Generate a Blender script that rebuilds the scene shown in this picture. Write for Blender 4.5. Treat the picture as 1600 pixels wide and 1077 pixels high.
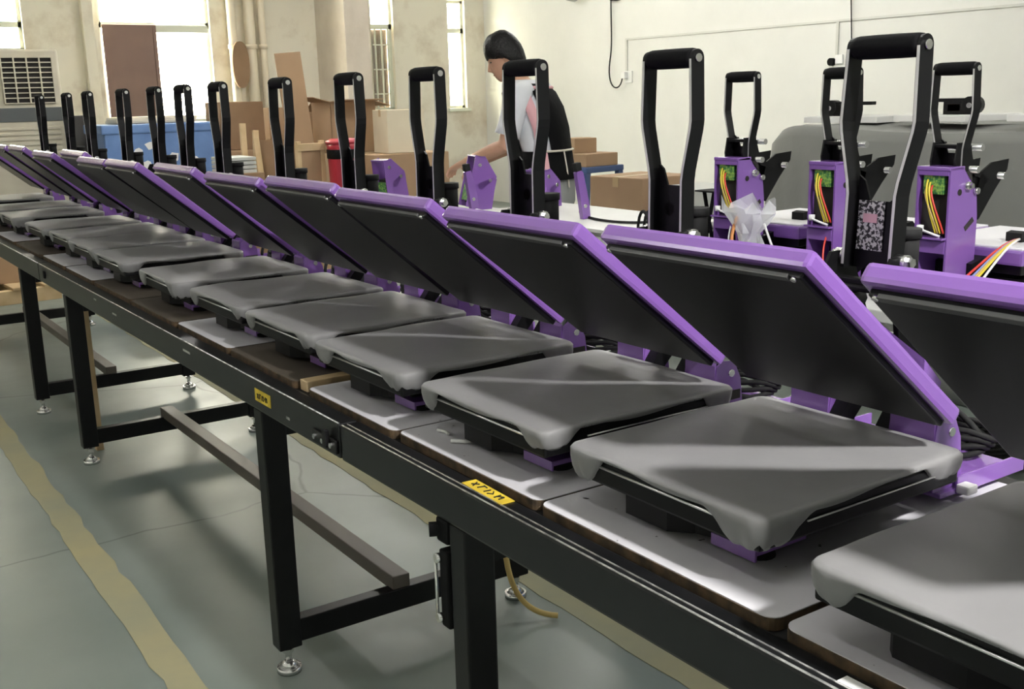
import bpy, bmesh, math, random
from mathutils import Vector, Matrix

# ------------------------------------------------------------------ clear
for o in list(bpy.data.objects):
    bpy.data.objects.remove(o, do_unlink=True)
scn = bpy.context.scene
COL = scn.collection
R = math.radians

# ------------------------------------------------------------------ camera
def setup_camera():
    yaw, pitch, roll = R(33.8), R(12.94), R(1.49)
    f = Vector((math.sin(yaw) * math.cos(pitch), math.cos(yaw) * math.cos(pitch), -math.sin(pitch)))
    r = Vector((math.cos(yaw), -math.sin(yaw), 0))
    d = f.cross(r)
    c, s = math.cos(roll), math.sin(roll)
    r2 = c * r + s * d
    d2 = -s * r + c * d
    m = Matrix((r2, -d2, -f)).transposed().to_4x4()
    m.translation = Vector((0, 0, 1.4))
    cd = bpy.data.cameras.new('camera')
    cd.sensor_width = 36.0
    cd.sensor_fit = 'HORIZONTAL'
    cd.lens = 1696.0 / 1600.0 * 36.0
    cd.clip_start = 0.05
    cd.clip_end = 200
    co = bpy.data.objects.new('camera', cd)
    co.matrix_world = m
    COL.objects.link(co)
    scn.camera = co
setup_camera()

# ------------------------------------------------------------------ world, exposure
W = bpy.data.worlds.new('overcast_sky')
scn.world = W
W.use_nodes = True
bg = W.node_tree.nodes['Background']
bg.inputs['Color'].default_value = (1.0, 0.92, 0.78, 1)
bg.inputs['Strength'].default_value = 22.0
scn.view_settings.view_transform = 'Standard'
scn.view_settings.look = 'None'
scn.view_settings.gamma = 1.0
scn.view_settings.use_curve_mapping = False
scn.view_settings.exposure = 1.1
TUBE_POWER = 130.0

# ------------------------------------------------------------------ materials
MATS = {}
def mat(name, col, rough=0.5, metal=0.0, spec=0.5, coat=0.0, noise=None, bump=None, emit=None, sheen=0.0):
    """noise = (scale, amount, second colour)   bump = (scale, strength, distance)"""
    if name in MATS:
        return MATS[name]
    m = bpy.data.materials.new(name)
    m.use_nodes = True
    nt = m.node_tree
    b = nt.nodes['Principled BSDF']
    b.inputs['Base Color'].default_value = (*col, 1)
    b.inputs['Roughness'].default_value = rough
    b.inputs['Metallic'].default_value = metal
    b.inputs['Specular IOR Level'].default_value = spec
    b.inputs['Coat Weight'].default_value = coat
    b.inputs['Coat Roughness'].default_value = 0.12
    b.inputs['Sheen Weight'].default_value = sheen
    tc = nt.nodes.new('ShaderNodeTexCoord')
    if noise:
        n = nt.nodes.new('ShaderNodeTexNoise')
        n.inputs['Scale'].default_value = noise[0]
        n.inputs['Detail'].default_value = 5
        nt.links.new(tc.outputs['Object'], n.inputs['Vector'])
        rp = nt.nodes.new('ShaderNodeValToRGB')
        st_ = noise[3] if len(noise) > 3 else .35
        rp.color_ramp.elements[0].position = st_
        rp.color_ramp.elements[1].position = st_ + noise[1]
        rp.color_ramp.elements[0].color = (*noise[2], 1)
        rp.color_ramp.elements[1].color = (*col, 1)
        nt.links.new(n.outputs['Fac'], rp.inputs['Fac'])
        nt.links.new(rp.outputs['Color'], b.inputs['Base Color'])
    if bump:
        n2 = nt.nodes.new('ShaderNodeTexNoise')
        n2.inputs['Scale'].default_value = bump[0]
        n2.inputs['Detail'].default_value = 3
        nt.links.new(tc.outputs['Object'], n2.inputs['Vector'])
        bp = nt.nodes.new('ShaderNodeBump')
        bp.inputs['Strength'].default_value = bump[1]
        bp.inputs['Distance'].default_value = bump[2]
        nt.links.new(n2.outputs['Fac'], bp.inputs['Height'])
        nt.links.new(bp.outputs['Normal'], b.inputs['Normal'])
    if emit:
        b.inputs['Emission Color'].default_value = (*emit[:3], 1)
        b.inputs['Emission Strength'].default_value = emit[3]
    MATS[name] = m
    return m

PURPLE = mat('purple_powder_coat', (0.215, 0.100, 0.375), 0.26, spec=0.6, coat=0.9, bump=(900, 0.05, 0.001))
BLACK = mat('black_powder_coat', (0.0035, 0.0035, 0.004), 0.42, spec=0.22)
BLACKM = mat('black_matte', (0.004, 0.004, 0.0045), 0.7, spec=0.15)
RUBBER = mat('black_rubber', (0.012, 0.012, 0.012), 0.8, spec=0.25)
FOAMGRIP = mat('black_foam_grip', (0.004, 0.004, 0.0045), 0.8, spec=0.12, bump=(300, 0.3, 0.001))
TEFLON = mat('dark_heat_plate', (0.0035, 0.0035, 0.004), 0.28, spec=0.28, bump=(25, 0.03, 0.002))
STEEL = mat('bright_steel', (0.75, 0.75, 0.74), 0.25, metal=1.0)
ALU = mat('brushed_aluminium', (0.80, 0.80, 0.78), 0.35, metal=1.0)
CLOTH = mat('grey_fitted_cloth', (0.215, 0.213, 0.214), 0.50, spec=0.5, sheen=0.15, noise=(5, 0.5, (0.18, 0.178, 0.178)), bump=(14, 0.10, 0.01))
BENCH = mat('black_bench_steel', (0.005, 0.005, 0.0055), 0.40, spec=0.3, noise=(30, 0.4, (0.003, 0.003, 0.0035)))
RAIL = mat('worn_dark_rail', (0.009, 0.009, 0.010), 0.32, spec=0.45, noise=(14, 0.35, (0.005, 0.0055, 0.006)))
RAILEDGE = mat('rail_highlight_and_scuff', (0.75, 0.75, 0.73), 0.35, metal=0.7, noise=(40, 0.2, (0.3, 0.3, 0.3)))  # pale tone for the painted rail highlight, shared with the scuffs
BELT = mat('dark_belt', (0.010, 0.010, 0.010), 0.6, spec=.25, noise=(9, 0.3, (0.018, 0.017, 0.015)))
BROWNEDGE = mat('brown_fibre_edge', (0.10, 0.062, 0.030), 0.85, noise=(40, 0.3, (0.03, 0.02, 0.01)))
YELLOWTAPE = mat('yellow_tape', (0.75, 0.55, 0.05), 0.55, noise=(25, 0.3, (0.55, 0.38, 0.03)))
INK = mat('black_ink', (0.01, 0.01, 0.01), 0.6)
CARD = mat('brown_cardboard', (0.42, 0.28, 0.165), 0.8, noise=(3, 0.5, (0.36, 0.235, 0.14)), bump=(120, 0.1, 0.002))
CARDL = mat('pale_cardboard', (0.58, 0.45, 0.30), 0.8, noise=(3, 0.5, (0.50, 0.38, 0.25)))
CARDD = mat('dark_cardboard', (0.30, 0.19, 0.11), 0.85, noise=(4, 0.5, (0.24, 0.15, 0.085)))
FIBRE = mat('dark_fibreboard', (0.085, 0.068, 0.050), 0.7, noise=(6, 0.5, (0.06, 0.048, 0.036)))
CREAMBOX = mat('cream_board', (0.75, 0.68, 0.52), 0.75, noise=(4, 0.5, (0.68, 0.60, 0.45)))
WOOD = mat('pale_pine', (0.66, 0.50, 0.30), 0.65, noise=(8, 0.4, (0.52, 0.37, 0.20)))
BLUEP = mat('blue_plastic', (0.16, 0.28, 0.55), 0.45, noise=(6, 0.4, (0.12, 0.22, 0.46)))
NAVY = mat('navy_stool_plastic', (0.05, 0.09, 0.22), 0.45)
RED = mat('red_plastic', (0.45, 0.03, 0.05), 0.4)
WHITEP = mat('white_paper', (0.80, 0.80, 0.78), 0.6)
WHITEB = mat('white_board', (0.74, 0.74, 0.72), 0.5, noise=(4, 0.4, (0.66, 0.66, 0.63)))
LIDTOP = mat('white_lid_panel', (0.78, 0.77, 0.80), 0.35)
GREYSHEET = mat('pale_grey_sheet', (0.52, 0.53, 0.50), 0.6)
TARP = mat('grey_dust_sheet', (0.20, 0.205, 0.19), 0.7, sheen=0.1, noise=(2, 0.5, (0.165, 0.17, 0.155)), bump=(20, 0.15, 0.01))
CREAMPL = mat('aged_cream_plastic', (0.66, 0.62, 0.50), 0.5, noise=(5, 0.4, (0.58, 0.53, 0.42)))
DARKGAP = mat('dark_opening', (0.02, 0.017, 0.015), 0.8)
PCB = mat('green_circuit_board', (0.03, 0.16, 0.05), 0.4, noise=(120, 0.2, (0.3, 0.5, 0.1)))
WY = mat('yellow_wire', (0.75, 0.60, 0.05), 0.4)
WR = mat('red_wire', (0.70, 0.06, 0.04), 0.4)
WW = mat('white_wire', (0.8, 0.8, 0.8), 0.4)
WB = mat('blue_wire', (0.25, 0.30, 0.62), 0.4)
WO = mat('tan_hose', (0.62, 0.45, 0.16), 0.5)
PLASTIC_CLEAR = None
SKIN = mat('skin', (0.58, 0.34, 0.23), 0.5, noise=(20, 0.4, (0.53, 0.30, 0.20)))
HAIR = mat('black_hair', (0.004, 0.0035, 0.0035), 0.45, spec=.3, bump=(90, 0.5, 0.01))
SHIRT = mat('white_tee', (0.72, 0.74, 0.78), 0.8, bump=(12, 0.3, 0.02))
APRON = mat('black_apron', (0.004, 0.004, 0.0045), 0.85, spec=.1, bump=(10, 0.3, 0.02))
PINK = mat('pink_trim', (0.75, 0.42, 0.45), 0.7)
TROUS = mat('grey_trousers', (0.30, 0.31, 0.30), 0.85, bump=(14, 0.3, 0.02))
EYE = mat('dark_eye', (0.01, 0.008, 0.008), 0.2)
LIPS = mat('lips', (0.45, 0.18, 0.15), 0.5)
TUBEMAT = mat('lit_tube', (1, 1, 1), 0.5, emit=(1.0, 0.97, 0.90, TUBE_POWER))
LAMPWHITE = mat('lamp_housing_white', (0.8, 0.8, 0.8), 0.4)

def board_mat():
    m = bpy.data.materials.new('grey_laminate'); m.use_nodes = True
    nt = m.node_tree; b = nt.nodes['Principled BSDF']
    b.inputs['Roughness'].default_value = 0.42
    tc = nt.nodes.new('ShaderNodeTexCoord')
    n = nt.nodes.new('ShaderNodeTexNoise'); n.inputs['Scale'].default_value = 5; n.inputs['Detail'].default_value = 6
    r = nt.nodes.new('ShaderNodeValToRGB')
    r.color_ramp.elements[0].position = .3; r.color_ramp.elements[0].color = (.52, .51, .54, 1)
    r.color_ramp.elements[1].position = .7; r.color_ramp.elements[1].color = (.66, .65, .68, 1)
    n2 = nt.nodes.new('ShaderNodeTexNoise'); n2.inputs['Scale'].default_value = 42; n2.inputs['Detail'].default_value = 2
    r2 = nt.nodes.new('ShaderNodeValToRGB')
    r2.color_ramp.elements[0].position = .235; r2.color_ramp.elements[0].color = (.08, .07, .07, 1)
    r2.color_ramp.elements[1].position = .265; r2.color_ramp.elements[1].color = (1, 1, 1, 1)
    mx = nt.nodes.new('ShaderNodeMix'); mx.data_type = 'RGBA'; mx.blend_type = 'MULTIPLY'; mx.inputs[0].default_value = 1
    nt.links.new(tc.outputs['Object'], n.inputs['Vector']); nt.links.new(tc.outputs['Object'], n2.inputs['Vector'])
    nt.links.new(n.outputs['Fac'], r.inputs['Fac']); nt.links.new(n2.outputs['Fac'], r2.inputs['Fac'])
    nt.links.new(r.outputs['Color'], mx.inputs[6]); nt.links.new(r2.outputs['Color'], mx.inputs[7])
    nt.links.new(mx.outputs[2], b.inputs['Base Color'])
    return m
LAM = board_mat()

def floor_mat():
    m = bpy.data.materials.new('green_grey_epoxy'); m.use_nodes = True
    nt = m.node_tree; b = nt.nodes['Principled BSDF']
    tc = nt.nodes.new('ShaderNodeTexCoord')
    n = nt.nodes.new('ShaderNodeTexNoise'); n.inputs['Scale'].default_value = 1.3; n.inputs['Detail'].default_value = 8
    r = nt.nodes.new('ShaderNodeValToRGB')
    r.color_ramp.elements[0].position = .3; r.color_ramp.elements[0].color = (.155, .185, .165, 1)
    r.color_ramp.elements[1].position = .72; r.color_ramp.elements[1].color = (.225, .260, .235, 1)
    v = nt.nodes.new('ShaderNodeTexVoronoi'); v.feature = 'DISTANCE_TO_EDGE'; v.inputs['Scale'].default_value = .55
    nz = nt.nodes.new('ShaderNodeTexNoise'); nz.inputs['Scale'].default_value = 3
    ad = nt.nodes.new('ShaderNodeMix'); ad.data_type = 'VECTOR'; ad.inputs[0].default_value = .12
    nt.links.new(tc.outputs['Object'], nz.inputs['Vector'])
    nt.links.new(tc.outputs['Object'], ad.inputs[4]); nt.links.new(nz.outputs['Color'], ad.inputs[5])
    nt.links.new(ad.outputs[1], v.inputs['Vector'])
    cr = nt.nodes.new('ShaderNodeValToRGB')
    cr.color_ramp.elements[0].position = .0; cr.color_ramp.elements[0].color = (.45, .45, .45, 1)
    cr.color_ramp.elements[1].position = .0035; cr.color_ramp.elements[1].color = (1, 1, 1, 1)
    nt.links.new(v.outputs['Distance'], cr.inputs['Fac'])
    mx = nt.nodes.new('ShaderNodeMix'); mx.data_type = 'RGBA'; mx.blend_type = 'MULTIPLY'; mx.inputs[0].default_value = 1
    nt.links.new(tc.outputs['Object'], n.inputs['Vector']); nt.links.new(n.outputs['Fac'], r.inputs['Fac'])
    nt.links.new(r.outputs['Color'], mx.inputs[6]); nt.links.new(cr.outputs['Color'], mx.inputs[7])
    nt.links.new(mx.outputs[2], b.inputs['Base Color'])
    n3 = nt.nodes.new('ShaderNodeTexNoise'); n3.inputs['Scale'].default_value = 4; n3.inputs['Detail'].default_value = 6
    mr = nt.nodes.new('ShaderNodeMapRange'); mr.inputs[3].default_value = .28; mr.inputs[4].default_value = .5
    nt.links.new(tc.outputs['Object'], n3.inputs['Vector']); nt.links.new(n3.outputs['Fac'], mr.inputs[0]); nt.links.new(mr.outputs[0], b.inputs['Roughness'])
    return m
FLOORM = floor_mat()

def wall_mat(name, base, stain, amt):
    m = bpy.data.materials.new(name); m.use_nodes = True
    nt = m.node_tree; b = nt.nodes['Principled BSDF']; b.inputs['Roughness'].default_value = .8
    tc = nt.nodes.new('ShaderNodeTexCoord')
    n = nt.nodes.new('ShaderNodeTexNoise'); n.inputs['Scale'].default_value = 1.6; n.inputs['Detail'].default_value = 8; n.inputs['Roughness'].default_value = .65
    r = nt.nodes.new('ShaderNodeValToRGB')
    r.color_ramp.elements[0].position = .30; r.color_ramp.elements[0].color = (*stain, 1)
    r.color_ramp.elements[1].position = .30 + amt; r.color_ramp.elements[1].color = (*base, 1)
    nt.links.new(tc.outputs['Object'], n.inputs['Vector']); nt.links.new(n.outputs['Fac'], r.inputs['Fac'])
    nt.links.new(r.outputs['Color'], b.inputs['Base Color'])
    return m
WALL = wall_mat('off_white_plaster', (.76, .76, .715), (.72, .72, .675), .3)
WALLOLD = wall_mat('stained_plaster', (.76, .72, .61), (.56, .49, .38), .2)
YLINE = wall_mat('worn_yellow_paint', (.35, .315, .175), (.26, .265, .185), .35)

def glass_mat(name='window_glass', col=(.95, .97, .95), mix=.12):
    m = bpy.data.materials.new(name); m.use_nodes = True
    nt = m.node_tree
    for n in list(nt.nodes):
        nt.nodes.remove(n)
    o = nt.nodes.new('ShaderNodeOutputMaterial'); t = nt.nodes.new('ShaderNodeBsdfTransparent')
    t.inputs['Color'].default_value = (*col, 1)
    g = nt.nodes.new('ShaderNodeBsdfGlossy'); g.inputs['Roughness'].default_value = .1
    x = nt.nodes.new('ShaderNodeMixShader'); x.inputs[0].default_value = mix
    nt.links.new(t.outputs[0], x.inputs[1]); nt.links.new(g.outputs[0], x.inputs[2]); nt.links.new(x.outputs[0], o.inputs[0])
    return m
GLASS = glass_mat()
def bag_mat():
    m = bpy.data.materials.new('clear_plastic_film'); m.use_nodes = True
    nt = m.node_tree; b = nt.nodes['Principled BSDF']
    b.inputs['Base Color'].default_value = (.80, .82, .84, 1); b.inputs['Roughness'].default_value = .25
    b.inputs['Alpha'].default_value = .55
    return m
BAG = bag_mat()
FOAM = mat('speckled_foam', (0.30, 0.31, 0.31), 0.8, noise=(260, 0.12, (0.05, 0.05, 0.05)))

# ------------------------------------------------------------------ mesh helpers
class MB:
    def __init__(s): s.v = []; s.f = []; s.smooth = []; s.mi = []; s.cur = 0
    def add(s, vs, fs, smooth=False):
        o = len(s.v); s.v += [tuple(p) for p in vs]
        for f in fs:
            s.f.append(tuple(i + o for i in f)); s.smooth.append(smooth); s.mi.append(s.cur)
        return s
    def box(s, x0, x1, y0, y1, z0, z1, M=None):
        vs = [Vector((x, y, z)) for x in (x0, x1) for y in (y0, y1) for z in (z0, z1)]
        if M: vs = [M @ p for p in vs]
        return s.add(vs, [(0, 1, 3, 2), (4, 6, 7, 5), (0, 4, 5, 1), (2, 3, 7, 6), (0, 2, 6, 4), (1, 5, 7, 3)])
    def cbox(s, x0, x1, y0, y1, z0, z1, c=0.003, M=None):
        """box with chamfered edges"""
        bm = bmesh.new()
        bmesh.ops.create_cube(bm, size=1)
        for v in bm.verts:
            v.co = Vector(((x0 + x1) / 2 + v.co.x * (x1 - x0), (y0 + y1) / 2 + v.co.y * (y1 - y0), (z0 + z1) / 2 + v.co.z * (z1 - z0)))
        bmesh.ops.bevel(bm, geom=list(bm.edges), offset=c, segments=2, profile=.6, affect='EDGES')
        if M: bmesh.ops.transform(bm, matrix=M, verts=list(bm.verts))
        bm.verts.index_update()
        s.add([v.co.copy() for v in bm.verts], [tuple(v.index for v in f.verts) for f in bm.faces])
        bm.free(); return s
    def prism(s, poly, axis, a, b, M=None):
        """poly: list of 2-d points in the plane normal to axis ('y': (x,z), 'x': (y,z), 'z': (x,y))"""
        def P(p, t):
            v = {'y': (p[0], t, p[1]), 'x': (t, p[0], p[1]), 'z': (p[0], p[1], t)}[axis]
            v = Vector(v); return M @ v if M else v
        n = len(poly)
        vs = [P(p, a) for p in poly] + [P(p, b) for p in poly]
        fs = [(i, (i + 1) % n, n + (i + 1) % n, n + i) for i in range(n)]
        bm = bmesh.new(); bv = [bm.verts.new(v) for v in vs]
        for f in fs: bm.faces.new([bv[i] for i in f])
        c1 = bm.faces.new([bv[i] for i in range(n)]); c2 = bm.faces.new([bv[n + i] for i in reversed(range(n))])
        bmesh.ops.triangulate(bm, faces=[c1, c2])
        bmesh.ops.recalc_face_normals(bm, faces=list(bm.faces))
        bm.verts.index_update()
        s.add([v.co.copy() for v in bm.verts], [tuple(v.index for v in f.verts) for f in bm.faces])
        bm.free(); return s
    def cyl(s, p0, p1, r0, r1=None, n=14, smooth=True):
        return s.tube([p0, p1], [r0, r0 if r1 is None else r1], n, smooth)
    def tube(s, path, r, n=8, smooth=True, cap=True):
        path = [Vector(p) for p in path]
        if not isinstance(r, (list, tuple)): r = [r] * len(path)
        rings = []; prev = None
        for i, p in enumerate(path):
            t = (path[min(i + 1, len(path) - 1)] - path[max(i - 1, 0)]).normalized()
            if prev is None:
                u = t.orthogonal().normalized()
            else:
                u = (prev - t * prev.dot(t)).normalized()
            prev = u; w = t.cross(u)
            rings.append([p + r[i] * (math.cos(2 * math.pi * k / n) * u + math.sin(2 * math.pi * k / n) * w) for k in range(n)])
        vs = [v for g in rings for v in g]; fs = []
        for i in range(len(rings) - 1):
            for k in range(n):
                fs.append((i * n + k, i * n + (k + 1) % n, (i + 1) * n + (k + 1) % n, (i + 1) * n + k))
        s.add(vs, fs, smooth)
        if cap:
            o = len(s.v) - len(vs)
            s.f.append(tuple(o + k for k in reversed(range(n)))); s.smooth.append(False); s.mi.append(s.cur)
            s.f.append(tuple(o + (len(rings) - 1) * n + k for k in range(n))); s.smooth.append(False); s.mi.append(s.cur)
        return s
    def loft(s, rings, smooth=True, cap=True):
        n = len(rings[0]); fs = []
        for i in range(len(rings) - 1):
            for k in range(n):
                fs.append((i * n + k, i * n + (k + 1) % n, (i + 1) * n + (k + 1) % n, (i + 1) * n + k))
        if cap:
            fs.append(tuple(reversed(range(n)))); fs.append(tuple((len(rings) - 1) * n + k for k in range(n)))
        return s.add([v for g in rings for v in g], fs, smooth)
    def mesh(s, name, mats):
        me = bpy.data.meshes.new(name)
        me.from_pydata(s.v, [], s.f)
        if not isinstance(mats, (list, tuple)): mats = [mats]
        for m in mats: me.materials.append(m)
        me.polygons.foreach_set('use_smooth', s.smooth)
        me.polygons.foreach_set('material_index', s.mi)
        me.update()
        return me
    def weld(s, d=1e-5):
        key = {}; idx = []; nv = []
        for p in s.v:
            k = (round(p[0] / d), round(p[1] / d), round(p[2] / d))
            if k not in key: key[k] = len(nv); nv.append(p)
            idx.append(key[k])
        s.v = nv; s.f = [tuple(idx[i] for i in f) for f in s.f]; return s
    def build(s, name, mats, parent=None, loc=None, rot=None):
        return link(name, s.mesh(name, mats), parent, loc, rot)

def link(name, me, parent=None, loc=None, rot=None):
    o = bpy.data.objects.new(name, me); COL.objects.link(o)
    if parent: o.parent = parent
    if loc: o.location = loc
    if rot: o.rotation_euler = rot
    return o
def thing(name, label, cat, loc=(0, 0, 0), rz=0.0, group=None):
    o = bpy.data.objects.new(name, None); COL.objects.link(o)
    o.empty_display_size = .1
    o.location = loc; o.rotation_euler = (0, 0, rz)
    o['label'] = label; o['category'] = cat
    if group: o['group'] = group
    return o
def tag(o, label, cat, group=None):
    o['label'] = label; o['category'] = cat
    if group: o['group'] = group
    return o
def struct(o, label=None):
    o['kind'] = 'structure'
    if label: o['label'] = label
    return o
def copy_tree(src, parent=None):
    c = src.copy(); COL.objects.link(c); c.parent = parent
    for ch in [x for x in src.children]:
        copy_tree(ch, c)
    return c
def arc(cx, cy, r, a0, a1, n):
    return [(cx + r * math.cos(R(a0 + (a1 - a0) * i / n)), cy + r * math.sin(R(a0 + (a1 - a0) * i / n))) for i in range(n + 1)]
def bez(p0, p1, p2, p3, n=14):
    p0, p1, p2, p3 = map(Vector, (p0, p1, p2, p3)); out = []
    for i in range(n + 1):
        t = i / n; u = 1 - t
        out.append(p0 * u ** 3 + p1 * 3 * u * u * t + p2 * 3 * u * t * t + p3 * t ** 3)
    return out
rnd = random.Random(7)

# ================================================================== SETTING
XW, YE, XL, YB, ZC = 8.12, 12.6, -4.5, -5.0, 4.0
m = MB().box(XL, XW, YB, YE, -.1, 0); struct(m.build('floor', FLOORM), 'grey-green painted factory floor with fine cracks')
m = MB().box(XL, XW, YB, YE, ZC, ZC + .1); struct(m.build('ceiling', WALL), 'white ceiling')
m = MB().box(XW, XW + .2, YB, YE + .2, 0, ZC); struct(m.build('wall_right', WALL), 'plain off-white wall with conduit')
m = MB().box(XL - .2, XL, YB, YE + .2, 0, ZC); struct(m.build('wall_left', WALL), 'plain off-white wall')
m = MB().box(XL - .2, XW + .2, YB - .2, YB, 0, ZC); struct(m.build('wall_back', WALL), 'plain off-white wall')

# end wall with window openings: (x0, x1, z0, z1)
HOLES = [(1.15, 2.40, 1.98, 2.75), (3.17, 4.40, 1.23, 2.80), (6.44, 6.76, 1.25, 2.85), (7.56, 7.82, 1.25, 2.62)]
m = MB(); xs = XL
for (x0, x1, z0, z1) in HOLES:
    m.box(xs, x0, YE, YE + .2, 0, ZC)
    m.box(x0, x1, YE, YE + .2, 0, z0); m.box(x0, x1, YE, YE + .2, z1, ZC)
    xs = x1
m.box(xs, XW + .2, YE, YE + .2, 0, ZC)
wf = struct(m.build('wall_front', WALLOLD), 'stained plaster end wall with windows')
FRAME = mat('pale_window_frame', (.66, .68, .58), .5)
for i, (x0, x1, z0, z1) in enumerate(HOLES):
    w = bpy.data.objects.new('window_%d' % (i + 1), None); COL.objects.link(w); w.location = (x0, YE, z0); struct(w)
    W_, H_ = x1 - x0, z1 - z0
    t = .035
    f = MB()
    for b in ((0, t, 0, H_), (W_ - t, W_, 0, H_), (0, W_, 0, t), (0, W_, H_ - t, H_)):
        f.box(b[0], b[1], .06, .12, b[2], b[3])
    ztr = {0: .27, 1: 1.03, 2: 1.03, 3: .99}[i]
    f.box(0, W_, .06, .12, ztr - .03, ztr + .03)
    f.build('window_frame', FRAME, w)
    MB().box(t, W_ - t, .085, .09, t, ztr - .03).build('pane', GLASS, w)
    MB().box(t, W_ - t, .085, .09, ztr + .03, H_ - t).build('pane', GLASS, w)
    if i == 1:
        SHUT = mat('brown_shutter', (.24, .155, .125), .7, noise=(3, .5, (.20, .13, .105)))
        MB().cbox(.03, .60, .0, .03, .03, 1.03, .005).build('shutter', SHUT, w)
        MB().cbox(.60, W_ - .03, .0, .03, .95, 1.03, .005).build('shutter_rail', FRAME, w)
        MB().cbox(.57, .61, -.01, .05, .03, 1.03, .005).build('shutter_stile', SHUT, w)
    if i == 2:
        MB().box(.03, W_ - .03, .14, .16, .03, 1.0).build('blind', mat('brown_blind', (.16, .10, .07), .8), w)
        for k in range(3):
            MB().box(.06 + .09 * k, .078 + .09 * k, .02, .04, .03, 1.0).build('window_bar', FRAME, w)
        for k in range(3):
            MB().box(.03, W_ - .03, .015, .03, .2 + .3 * k, .215 + .3 * k).build('window_bar', FRAME, w)
    MB().cbox(-.04, W_ + .04, -.04, .03, -.04, 0, .006).build('window_sill', FRAME, w)
# pilaster and pipes of the end wall
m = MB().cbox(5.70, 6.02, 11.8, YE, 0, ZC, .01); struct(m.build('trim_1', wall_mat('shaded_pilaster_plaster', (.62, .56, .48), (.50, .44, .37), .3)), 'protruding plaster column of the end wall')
m = MB().cbox(2.98, 3.10, 12.5, YE, 0, ZC, .01); struct(m.build('trim_2', WALLOLD), 'narrow plaster pier beside the window')
for i, (x, r) in enumerate(((4.62, .05), (4.83, .06), (4.98, .04))):
    m = MB().cyl((x, 12.5, 0), (x, 12.5, ZC), r, n=16)
    for z in (1.0, 2.0, 3.0): m.cyl((x, 12.5, z), (x, 12.5, z + .05), r * 1.25, n=16)
    tag(m.build('drain_pipe', mat('cream_pipe', (.74, .66, .52), .45)), ('cream drain pipe nearest the bright window', 'thick cream drain pipe between two thinner ones', 'thin cream drain pipe furthest from bright window')[i], 'pipe', 'drain pipes on the end wall')
# yellow floor lines: worn strips of paint with ragged edges
def paint_line(name, xa, ya, xb, yb, w, seed, label):
    rn = random.Random(seed); n = 90; vs = []; fs = []
    for i in range(n + 1):
        t = i / n; x = xa + (xb - xa) * t; y = ya + (yb - ya) * t
        a = w / 2 + rn.uniform(-.008, .006); b = w / 2 + rn.uniform(-.008, .006)
        vs += [(x - a, y, .002), (x + b, y, .002), (x - a, y, .0005), (x + b, y, .0005)]
    for i in range(n):
        k = i * 4
        fs += [(k, k + 1, k + 5, k + 4), (k, k + 4, k + 6, k + 2), (k + 1, k + 3, k + 7, k + 5)]
    struct(MB().add(vs, fs).build(name, YLINE), label)
paint_line('trim_3', .655, .8, .70, 9.0, .088, 3, 'worn yellow painted floor line beside the conveyor')
paint_line('trim_4', 1.68, .8, 1.79, 9.5, .10, 4, 'yellow painted floor line beneath the conveyor')
# conduit on the right wall
CONDUIT = mat('white_conduit', (.60, .60, .55), .5)
m = MB().box(XW - .015, XW, 2.0, 9.68, 1.965, 1.985); struct(m.build('trim_5', CONDUIT), 'thin conduit running along the right wall')
m = MB().box(XW - .015, XW, 9.65, 9.68, 1.62, 1.965); struct(m.build('trim_6', CONDUIT), 'short conduit dropping to the socket')
m = MB().box(XW - .015, XW, 6.72, 6.745, 1.67, 1.965); struct(m.build('trim_7', CONDUIT), 'conduit dropping to the wall switch')

def ellipse_ring(c, ax, ay, u, w, n=20, p=2.2):
    out = []
    for k in range(n):
        a = 2 * math.pi * k / n; cc, ss = math.cos(a), math.sin(a)
        out.append(Vector(c) + Vector(u) * (math.copysign(abs(cc) ** (2 / p), cc) * ax) + Vector(w) * (math.copysign(abs(ss) ** (2 / p), ss) * ay))
    return out
# ceiling tube lamps
def tube_lamp(x, y, along, k, label, z=3.3, L=1.2):
    tm = mat('lit_tube_%.1f' % k, (1, 1, 1), 0.5, emit=(1.0, 0.98, 0.95, TUBE_POWER * k))
    o = thing('tube_lamp', label, 'lamp', (x, y, z), 0 if along == 'y' else R(90), 'ceiling tube lamps')
    MB().cbox(-.06, .06, -L / 2 - .03, L / 2 + .03, .03, .08, .008).build('housing', LAMPWHITE, o)
    MB().cyl((0, -L / 2, 0), (0, L / 2, 0), .02, n=12).build('lit_tube', tm, o)
    for s in (-1, 1):
        MB().cbox(-.02, .02, s * (L / 2 + .015) - .012, s * (L / 2 + .015) + .012, -.02, .04, .003).build('tube_holder', LAMPWHITE, o)
        MB().cyl((0, s * L * .4, .08), (0, s * L * .4, ZC - z), .004, n=6).build('hanger', STEEL, o)
LAMPS = [(-.6, .4, 'y', .25), (2.6, 2.9, 'y', .55), (2.4, 7.8, 'y', .85), (5.6, 1.0, 'y', .7), (5.6, 6.5, 'y', .8), (-1.8, 4.5, 'y', .5), (5.0, 9.8, 'y', .8)]
for i, (x, y, a, k) in enumerate(LAMPS):
    tube_lamp(x, y, a, k, 'white ceiling tube lamp, number %s of the hanging row' % ('one two three four five six seven eight'.split()[i]))
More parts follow.
